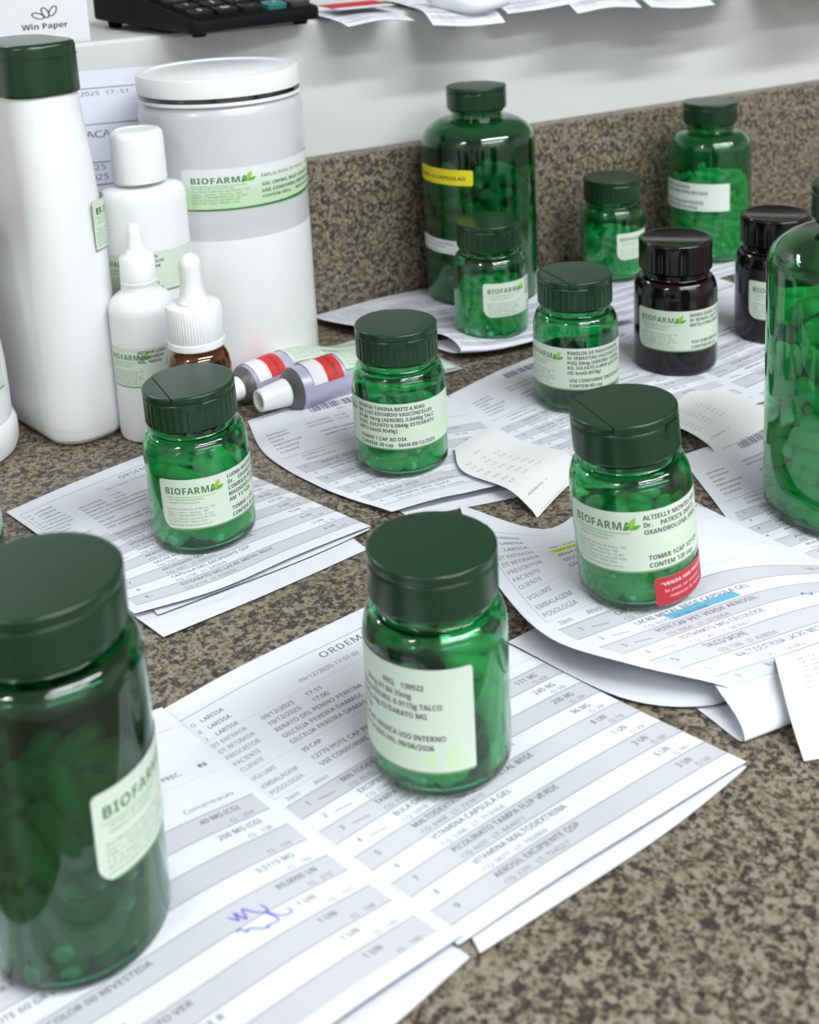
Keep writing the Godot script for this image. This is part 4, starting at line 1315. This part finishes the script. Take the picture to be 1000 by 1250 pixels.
func papers() -> void:
	var left1 := form("left", 768, 1056, 11)
	var right1 := form("right", 768, 1056, 12)
	scribble(right1, Vector2(470, 770), 46, Color(0.3, 0.3, 0.75), 4, 12)
	scribble(right1, Vector2(480, 735), 40, Color(0.3, 0.3, 0.75), 9, 9)
	# nearest form, folded down its right edge
	paper("order_form", "folded order form under the nearest jar in the middle", "paper", [
		[V(-0.231, 0.3325, 0.0012), V(-0.20, 0.326, 0.003), V(-0.165, 0.320, 0.0034), V(-0.133, 0.313, 0.0024), V(-0.1305, 0.313, 0.0012), V(-0.134, 0.3135, 0.0004), V(-0.17, 0.320, 0.0004), V(-0.205, 0.328, 0.0004)],
		[V(-0.219, 0.3755, 0.0012), V(-0.19, 0.371, 0.003), V(-0.155, 0.365, 0.0036), V(-0.118, 0.358, 0.0026), V(-0.1155, 0.358, 0.0012), V(-0.119, 0.3585, 0.0004), V(-0.155, 0.364, 0.0004), V(-0.195, 0.372, 0.0004)],
		[V(-0.205, 0.4195, 0.0014), V(-0.175, 0.415, 0.0032), V(-0.138, 0.409, 0.0036), V(-0.103, 0.404, 0.0026), V(-0.1005, 0.404, 0.0012), V(-0.104, 0.4045, 0.0004), V(-0.14, 0.410, 0.0004), V(-0.182, 0.417, 0.0004)],
		[V(-0.190, 0.462, 0.0016), V(-0.158, 0.459, 0.0040), V(-0.122, 0.455, 0.0042), V(-0.0865, 0.4495, 0.0024), V(-0.084, 0.449, 0.0012), V(-0.0875, 0.4505, 0.0004), V(-0.125, 0.4585, 0.0004), V(-0.186, 0.4660, 0.0004)]], paint(left1, 0.8), "", -1, 3.0)
	# the form beside it, whose right edge lies on the first
	paper("order_form", "order form with blue handwriting under the tall jar at lower left", "paper", [
		[V(-0.335, 0.346, 0.0008), V(-0.30, 0.342, 0.003), V(-0.262, 0.337, 0.0045), V(-0.229, 0.333, 0.0030)],
		[V(-0.323, 0.390, 0.0008), V(-0.288, 0.386, 0.003), V(-0.250, 0.381, 0.0050), V(-0.217, 0.3765, 0.0032)],
		[V(-0.309, 0.435, 0.0008), V(-0.273, 0.431, 0.003), V(-0.236, 0.426, 0.0056), V(-0.204, 0.421, 0.0036)],
		[V(-0.295, 0.478, 0.0012), V(-0.259, 0.474, 0.0035), V(-0.222, 0.469, 0.0062), V(-0.189, 0.4625, 0.0046)]], paint(right1, 0.8))
	paper("order_form", "plain under-sheet peeping out below the form with blue handwriting", "paper", [
		[V(-0.30, 0.39, 0.0004), V(-0.25, 0.385, 0.0004), V(-0.215, 0.38, 0.0004)],
		[V(-0.285, 0.435, 0.0004), V(-0.24, 0.43, 0.0004), V(-0.204, 0.425, 0.0004)],
		[V(-0.27, 0.482, 0.0004), V(-0.225, 0.4755, 0.0004), V(-0.1885, 0.4655, 0.0004)]], M.paper)
	# form under the small jar at left
	var p3 := paint(form("left", 640, 900, 21), 0.8)
	paper("order_form", "folded order form under the small jar with fat capsules", "paper", [
		[V(-0.250, 0.162, 0.001), V(-0.222, 0.156, 0.0032), V(-0.195, 0.148, 0.0034), V(-0.167, 0.1385, 0.002), V(-0.1655, 0.138, 0.001), V(-0.168, 0.139, 0.0004), V(-0.20, 0.15, 0.0004), V(-0.235, 0.160, 0.0004)],
		[V(-0.240, 0.197, 0.0012), V(-0.21, 0.193, 0.0030), V(-0.18, 0.186, 0.0030), V(-0.152, 0.179, 0.002), V(-0.1505, 0.179, 0.001), V(-0.153, 0.18, 0.0004), V(-0.18, 0.187, 0.0004), V(-0.225, 0.196, 0.0004)],
		[V(-0.232, 0.234, 0.0018), V(-0.20, 0.230, 0.0034), V(-0.168, 0.224, 0.0032), V(-0.137, 0.219, 0.0022), V(-0.1355, 0.219, 0.001), V(-0.138, 0.22, 0.0004), V(-0.17, 0.226, 0.0006), V(-0.220, 0.234, 0.0006)],
		[V(-0.2225, 0.2755, 0.0036), V(-0.190, 0.277, 0.0040), V(-0.155, 0.2695, 0.0036), V(-0.1215, 0.2630, 0.0024), V(-0.1195, 0.263, 0.0014), V(-0.123, 0.264, 0.0010), V(-0.155, 0.2708, 0.0012), V(-0.2145, 0.2785, 0.0018)]], p3, "", -1, 3.0)
	paper("order_form", "under-sheet fanned out below the left folded form, its corner toward the tall jar", "paper", [
		[V(-0.236, 0.215, 0.0004), V(-0.20, 0.21, 0.0004), V(-0.145, 0.205, 0.0004)],
		[V(-0.227, 0.255, 0.0008), V(-0.185, 0.248, 0.0004), V(-0.132, 0.236, 0.0004)],
		[V(-0.2165, 0.2920, 0.0012), V(-0.172, 0.2845, 0.0006), V(-0.1265, 0.2755, 0.0004)]], M.paper)
	# form with a barcode under the jar in front of the tubes
	paper("order_form", "order form with a barcode under the jar in front of the cream tubes", "paper", [
		[V(-0.125, 0.130, 0.0008), V(-0.095, 0.130, 0.003), V(-0.06, 0.131, 0.0030), V(-0.026, 0.135, 0.0010)],
		[V(-0.131, 0.172, 0.0008), V(-0.096, 0.173, 0.0028), V(-0.06, 0.174, 0.0028), V(-0.024, 0.178, 0.0010)],
		[V(-0.122, 0.217, 0.0010), V(-0.090, 0.218, 0.0028), V(-0.056, 0.219, 0.0028), V(-0.022, 0.223, 0.0010)],
		[V(-0.106, 0.257, 0.0030), V(-0.082, 0.261, 0.0045), V(-0.050, 0.266, 0.0045), V(-0.022, 0.268, 0.0020)]], paint(form("barcode", 640, 900, 31), 0.8), "", -1, -1, 0.0006, 4)
	paper("order_form", "grey-shaded lower sheet under the form with the tilted-over receipt", "paper", [
		[V(-0.11, 0.20, 0.0004), V(-0.07, 0.20, 0.0004), V(-0.03, 0.20, 0.0004)],
		[V(-0.10, 0.262, 0.0004), V(-0.066, 0.269, 0.0004), V(-0.025, 0.275, 0.0004)]], M.paper)
	# form under the jar with dark capsules and the nearer purple jar
	paper("order_form", "order form with a barcode under the jar of dark capsules", "paper", [
		[V(-0.024, 0.160, 0.0008), V(0.012, 0.149, 0.0022), V(0.055, 0.139, 0.0024), V(0.10, 0.132, 0.0012)],
		[V(-0.026, 0.193, 0.0008), V(0.012, 0.186, 0.0022), V(0.058, 0.181, 0.0024), V(0.104, 0.176, 0.0012)],
		[V(-0.025, 0.228, 0.0010), V(0.014, 0.224, 0.0022), V(0.060, 0.221, 0.0024), V(0.107, 0.217, 0.0012)],
		[V(-0.010, 0.256, 0.0026), V(0.020, 0.257, 0.0030), V(0.063, 0.258, 0.0030), V(0.110, 0.256, 0.0014)]], paint(form("barcode", 640, 900, 41), 0.8), "", -1, -1, 0.0006, 6)
	paper("order_form", "order form under the two purple jars, its print running up to the big bottle", "paper", [
		[V(0.078, 0.115, 0.0004), V(0.125, 0.106, 0.0008), V(0.172, 0.097, 0.0008), V(0.22, 0.09, 0.0004)],
		[V(0.086, 0.17, 0.0004), V(0.132, 0.16, 0.0008), V(0.18, 0.152, 0.0008), V(0.226, 0.145, 0.0004)],
		[V(0.094, 0.225, 0.0004), V(0.14, 0.217, 0.0008), V(0.188, 0.208, 0.0008), V(0.232, 0.20, 0.0004)],
		[V(0.10, 0.285, 0.0004), V(0.148, 0.277, 0.0008), V(0.196, 0.267, 0.0008), V(0.24, 0.26, 0.0004)]], paint(form("left", 512, 720, 51), 0.8))
	paper("order_form", "sheet lying along the backsplash under the mid-sized bottle", "paper", [
		[V(0.125, 0.012, 0.0004), V(0.20, 0.010, 0.0006), V(0.285, 0.006, 0.0004)],
		[V(0.130, 0.06, 0.0004), V(0.205, 0.055, 0.0006), V(0.292, 0.048, 0.0004)],
		[V(0.138, 0.104, 0.0004), V(0.21, 0.092, 0.0006), V(0.30, 0.085, 0.0004)]], paint(form("right", 384, 512, 52), 0.8))
	# folded form by the backsplash: fold at the front, raised
	paper("order_form", "loosely folded form by the backsplash under the jar before the big bottle", "paper", [
		[V(-0.036, 0.006, 0.002), V(0.020, 0.004, 0.004), V(0.075, 0.003, 0.0018), V(0.130, 0.003, 0.0018)],
		[V(-0.036, 0.030, 0.006), V(0.018, 0.035, 0.0075), V(0.072, 0.040, 0.0072), V(0.128, 0.045, 0.006)],
		[V(-0.022, 0.065, 0.009), V(0.018, 0.070, 0.0072), V(0.070, 0.080, 0.0070), V(0.125, 0.085, 0.009)],
		[V(0.004, 0.098, 0.0105), V(0.024, 0.105, 0.0092), V(0.070, 0.112, 0.0085), V(0.122, 0.112, 0.010)],
		[V(0.006, 0.120, 0.0085), V(0.028, 0.128, 0.0072), V(0.072, 0.128, 0.0068), V(0.124, 0.130, 0.0078)],
		[V(0.004, 0.116, 0.0040), V(0.026, 0.122, 0.0035), V(0.070, 0.122, 0.0035), V(0.120, 0.126, 0.0035)],
		[V(0.0, 0.085, 0.0008), V(0.02, 0.088, 0.0008), V(0.068, 0.09, 0.0008), V(0.118, 0.09, 0.0008)]], paint(form("left", 512, 720, 61), 0.8), "", 4.0)
	# puffed folded form under the jar with the red sticker
	var p7 := form("left", 768, 1056, 71)
	marker(p7, Rect2i(180, 233, 205, 25), Color(0.98, 1.0, 0.3))
	marker(p7, Rect2i(255, 588, 170, 26), Color(0.45, 0.78, 0.88))
	var p7s := Image.create(768, 1056, false, Image.FORMAT_RGBA8)
	p7s.fill(Color(0.865, 0.872, 0.90))
	p7s.blit_rect(p7, Rect2i(0, 0, 756, 998), Vector2i(12, 58))
	p7 = p7s
	for q in 3: scribble(p7, Vector2(768 * (0.70 + 0.055 * q), 1056 * (0.70 + 0.03 * q)), 30, Color(0.25, 0.25, 0.62), 30 + q, 5)
	paper("order_form", "puffed-up folded form with yellow and blue highlighter under the red-stickered jar", "paper", [
		[V(-0.078, 0.266, 0.0020), V(-0.060, 0.304, 0.0030), V(-0.034, 0.303, 0.0070), V(0.000, 0.303, 0.006)],
		[V(-0.092, 0.302, 0.0060), V(-0.066, 0.324, 0.0105), V(-0.032, 0.325, 0.0135), V(0.004, 0.333, 0.006)],
		[V(-0.104, 0.345, 0.010), V(-0.070, 0.349, 0.0158), V(-0.030, 0.352, 0.0162), V(0.010, 0.364, 0.005)],
		[V(-0.106, 0.379, 0.0115), V(-0.074, 0.385, 0.0160), V(-0.028, 0.386, 0.0150), V(0.016, 0.390, 0.005)],
		[V(-0.092, 0.405, 0.0120), V(-0.062, 0.410, 0.0150), V(-0.020, 0.411, 0.0130), V(0.022, 0.414, 0.006)],
		[V(-0.068, 0.4265, 0.0070), V(-0.042, 0.431, 0.0080), V(-0.008, 0.434, 0.0075), V(0.030, 0.438, 0.0045)],
		[V(-0.077, 0.4225, 0.0016), V(-0.048, 0.426, 0.0030), V(-0.012, 0.430, 0.003), V(0.026, 0.435, 0.0016)],
		[V(-0.097, 0.404, 0.0012), V(-0.066, 0.404, 0.0012), V(-0.022, 0.410, 0.0012), V(0.020, 0.415, 0.0012)],
		[V(-0.112, 0.360, 0.0012), V(-0.075, 0.355, 0.0012), V(-0.03, 0.355, 0.0012), V(0.010, 0.36, 0.0012)]], paint(p7, 0.8), "", 5.4)
	paper("order_form", "rolled-over sheet under the front corner of the puffed-up form", "paper", [
		[V(-0.080, 0.400, 0.0006), V(-0.045, 0.404, 0.0006), V(-0.005, 0.408, 0.0006)],
		[V(-0.078, 0.425, 0.0005), V(-0.042, 0.428, 0.0005), V(-0.002, 0.430, 0.0005)],
		[V(-0.0775, 0.4405, 0.0012), V(-0.046, 0.4425, 0.0012), V(-0.006, 0.445, 0.0012)],
		[V(-0.0755, 0.4370, 0.0052), V(-0.045, 0.4410, 0.0060), V(-0.006, 0.4425, 0.0050)],
		[V(-0.072, 0.4220, 0.0072), V(-0.044, 0.4260, 0.0080), V(-0.006, 0.4290, 0.0066)]], M.paper)
	# sheet with a barcode between the red-stickered jar and the big bottle
	paper("order_form", "order form with a barcode under the big glossy bottle", "paper", [
		[V(0.030, 0.281, 0.002), V(0.062, 0.278, 0.0012), V(0.098, 0.272, 0.0022), V(0.135, 0.268, 0.0006)],
		[V(0.018, 0.316, 0.0008), V(0.055, 0.314, 0.0006), V(0.095, 0.310, 0.0006), V(0.135, 0.306, 0.0006)],
		[V(0.006, 0.352, 0.0006), V(0.048, 0.352, 0.0006), V(0.092, 0.348, 0.0006), V(0.136, 0.344, 0.0006)],
		[V(0.004, 0.392, 0.0006), V(0.046, 0.391, 0.0006), V(0.090, 0.388, 0.0006), V(0.136, 0.384, 0.0006)]], paint(form("barcode", 640, 900, 81), 0.8))
	# till receipts
	var rm := paint(form("receipt", 320, 480, 91), 0.7)
	paper("till_receipt", "till receipt curling off the form in front of the red-stickered jar's cap", "receipt", [
		[V(-0.0555, 0.222, 0.0045), V(-0.042, 0.216, 0.0046), V(-0.0276, 0.2098, 0.0045)],
		[V(-0.0650, 0.247, 0.0060), V(-0.046, 0.244, 0.0066), V(-0.0256, 0.2400, 0.0060)],
		[V(-0.0575, 0.2714, 0.0064), V(-0.037, 0.263, 0.0072), V(-0.0165, 0.2555, 0.0064)],
		[V(-0.0550, 0.2860, 0.0030), V(-0.035, 0.275, 0.0034), V(-0.0140, 0.2640, 0.0030)],
		[V(-0.0544, 0.2911, 0.0004), V(-0.034, 0.2785, 0.0006), V(-0.0137, 0.2675, 0.0004)]], rm)
	paper("till_receipt", "till receipt curling down between the purple jars' form and the big bottle's form", "receipt", [
		[V(0.036, 0.250, 0.0050), V(0.056, 0.242, 0.0055), V(0.0778, 0.232, 0.0050)],
		[V(0.042, 0.267, 0.0072), V(0.063, 0.259, 0.0080), V(0.0900, 0.246, 0.0072)],
		[V(0.0455, 0.281, 0.0045), V(0.0655, 0.276, 0.0050), V(0.0930, 0.267, 0.0050)],
		[V(0.0470, 0.2867, 0.0006), V(0.067, 0.2835, 0.0008), V(0.0945, 0.2775, 0.0012)]], rm)
	paper("till_receipt", "till receipt bending down off the worktop pile at the right edge", "receipt", [
		[V(-0.046, 0.420, 0.0105), V(-0.012, 0.424, 0.0095), V(0.022, 0.430, 0.0072)],
		[V(-0.055, 0.433, 0.0110), V(-0.016, 0.440, 0.0108), V(0.018, 0.448, 0.0080)],
		[V(-0.063, 0.446, 0.0075), V(-0.022, 0.457, 0.0075), V(0.012, 0.466, 0.0060)],
		[V(-0.067, 0.456, 0.0006), V(-0.026, 0.470, 0.0006), V(0.008, 0.482, 0.0006)]], rm)
	# sheet propped on the wall behind the white bottles
	var ti := Image.create(512, 512, false, Image.FORMAT_RGBA8)
	ti.fill(Color(0.84, 0.85, 0.90))
	rect(ti, 0, 60, 512, 4, Color(0.45, 0.45, 0.5))
	say(ti, "IMPRESSO 09/12/2025 17:51", 150, 88, 20, Color(0.3, 0.3, 0.34), "mono", 0.98)
	rect(ti, 0, 190, 512, 4, Color(0.45, 0.45, 0.5))
	say(ti, "ORDEM DE MANIPULACAO", 14, 240, 35, Color(0.32, 0.32, 0.36), "sans", 0.94)
	for q in [320, 388, 470]: rect(ti, 0, q, 512, 4, Color(0.45, 0.45, 0.5))
	say(ti, "DT ENTRADA  09/12/2025   P 199", 90, 346, 24, Color(0.3, 0.3, 0.34))
	say(ti, "DT RETIRADA  10/12/2025  P 200", 90, 376, 24, Color(0.3, 0.3, 0.34))
	say(ti, "CLIENTE   MARIA ISABEL     RJ", 120, 432, 24, Color(0.3, 0.3, 0.34))
	say(ti, "VOLUME   500 G       QUANT", 120, 500, 24, Color(0.3, 0.3, 0.34), "sansbold")
	paper("propped_form", "order form propped upright on the backsplash behind the white bottles", "paper", [
		[V(-0.240, -0.010, 0.1705), V(-0.180, -0.009, 0.1702), V(-0.118, -0.0095, 0.1685)],
		[V(-0.240, 0.0018, 0.102), V(-0.180, 0.0018, 0.102), V(-0.118, 0.0014, 0.100)],
		[V(-0.240, 0.0018, 0.0006), V(-0.180, 0.0018, 0.0006), V(-0.118, 0.0014, 0.0006)]], paint(ti, 0.8), "", 1.25)
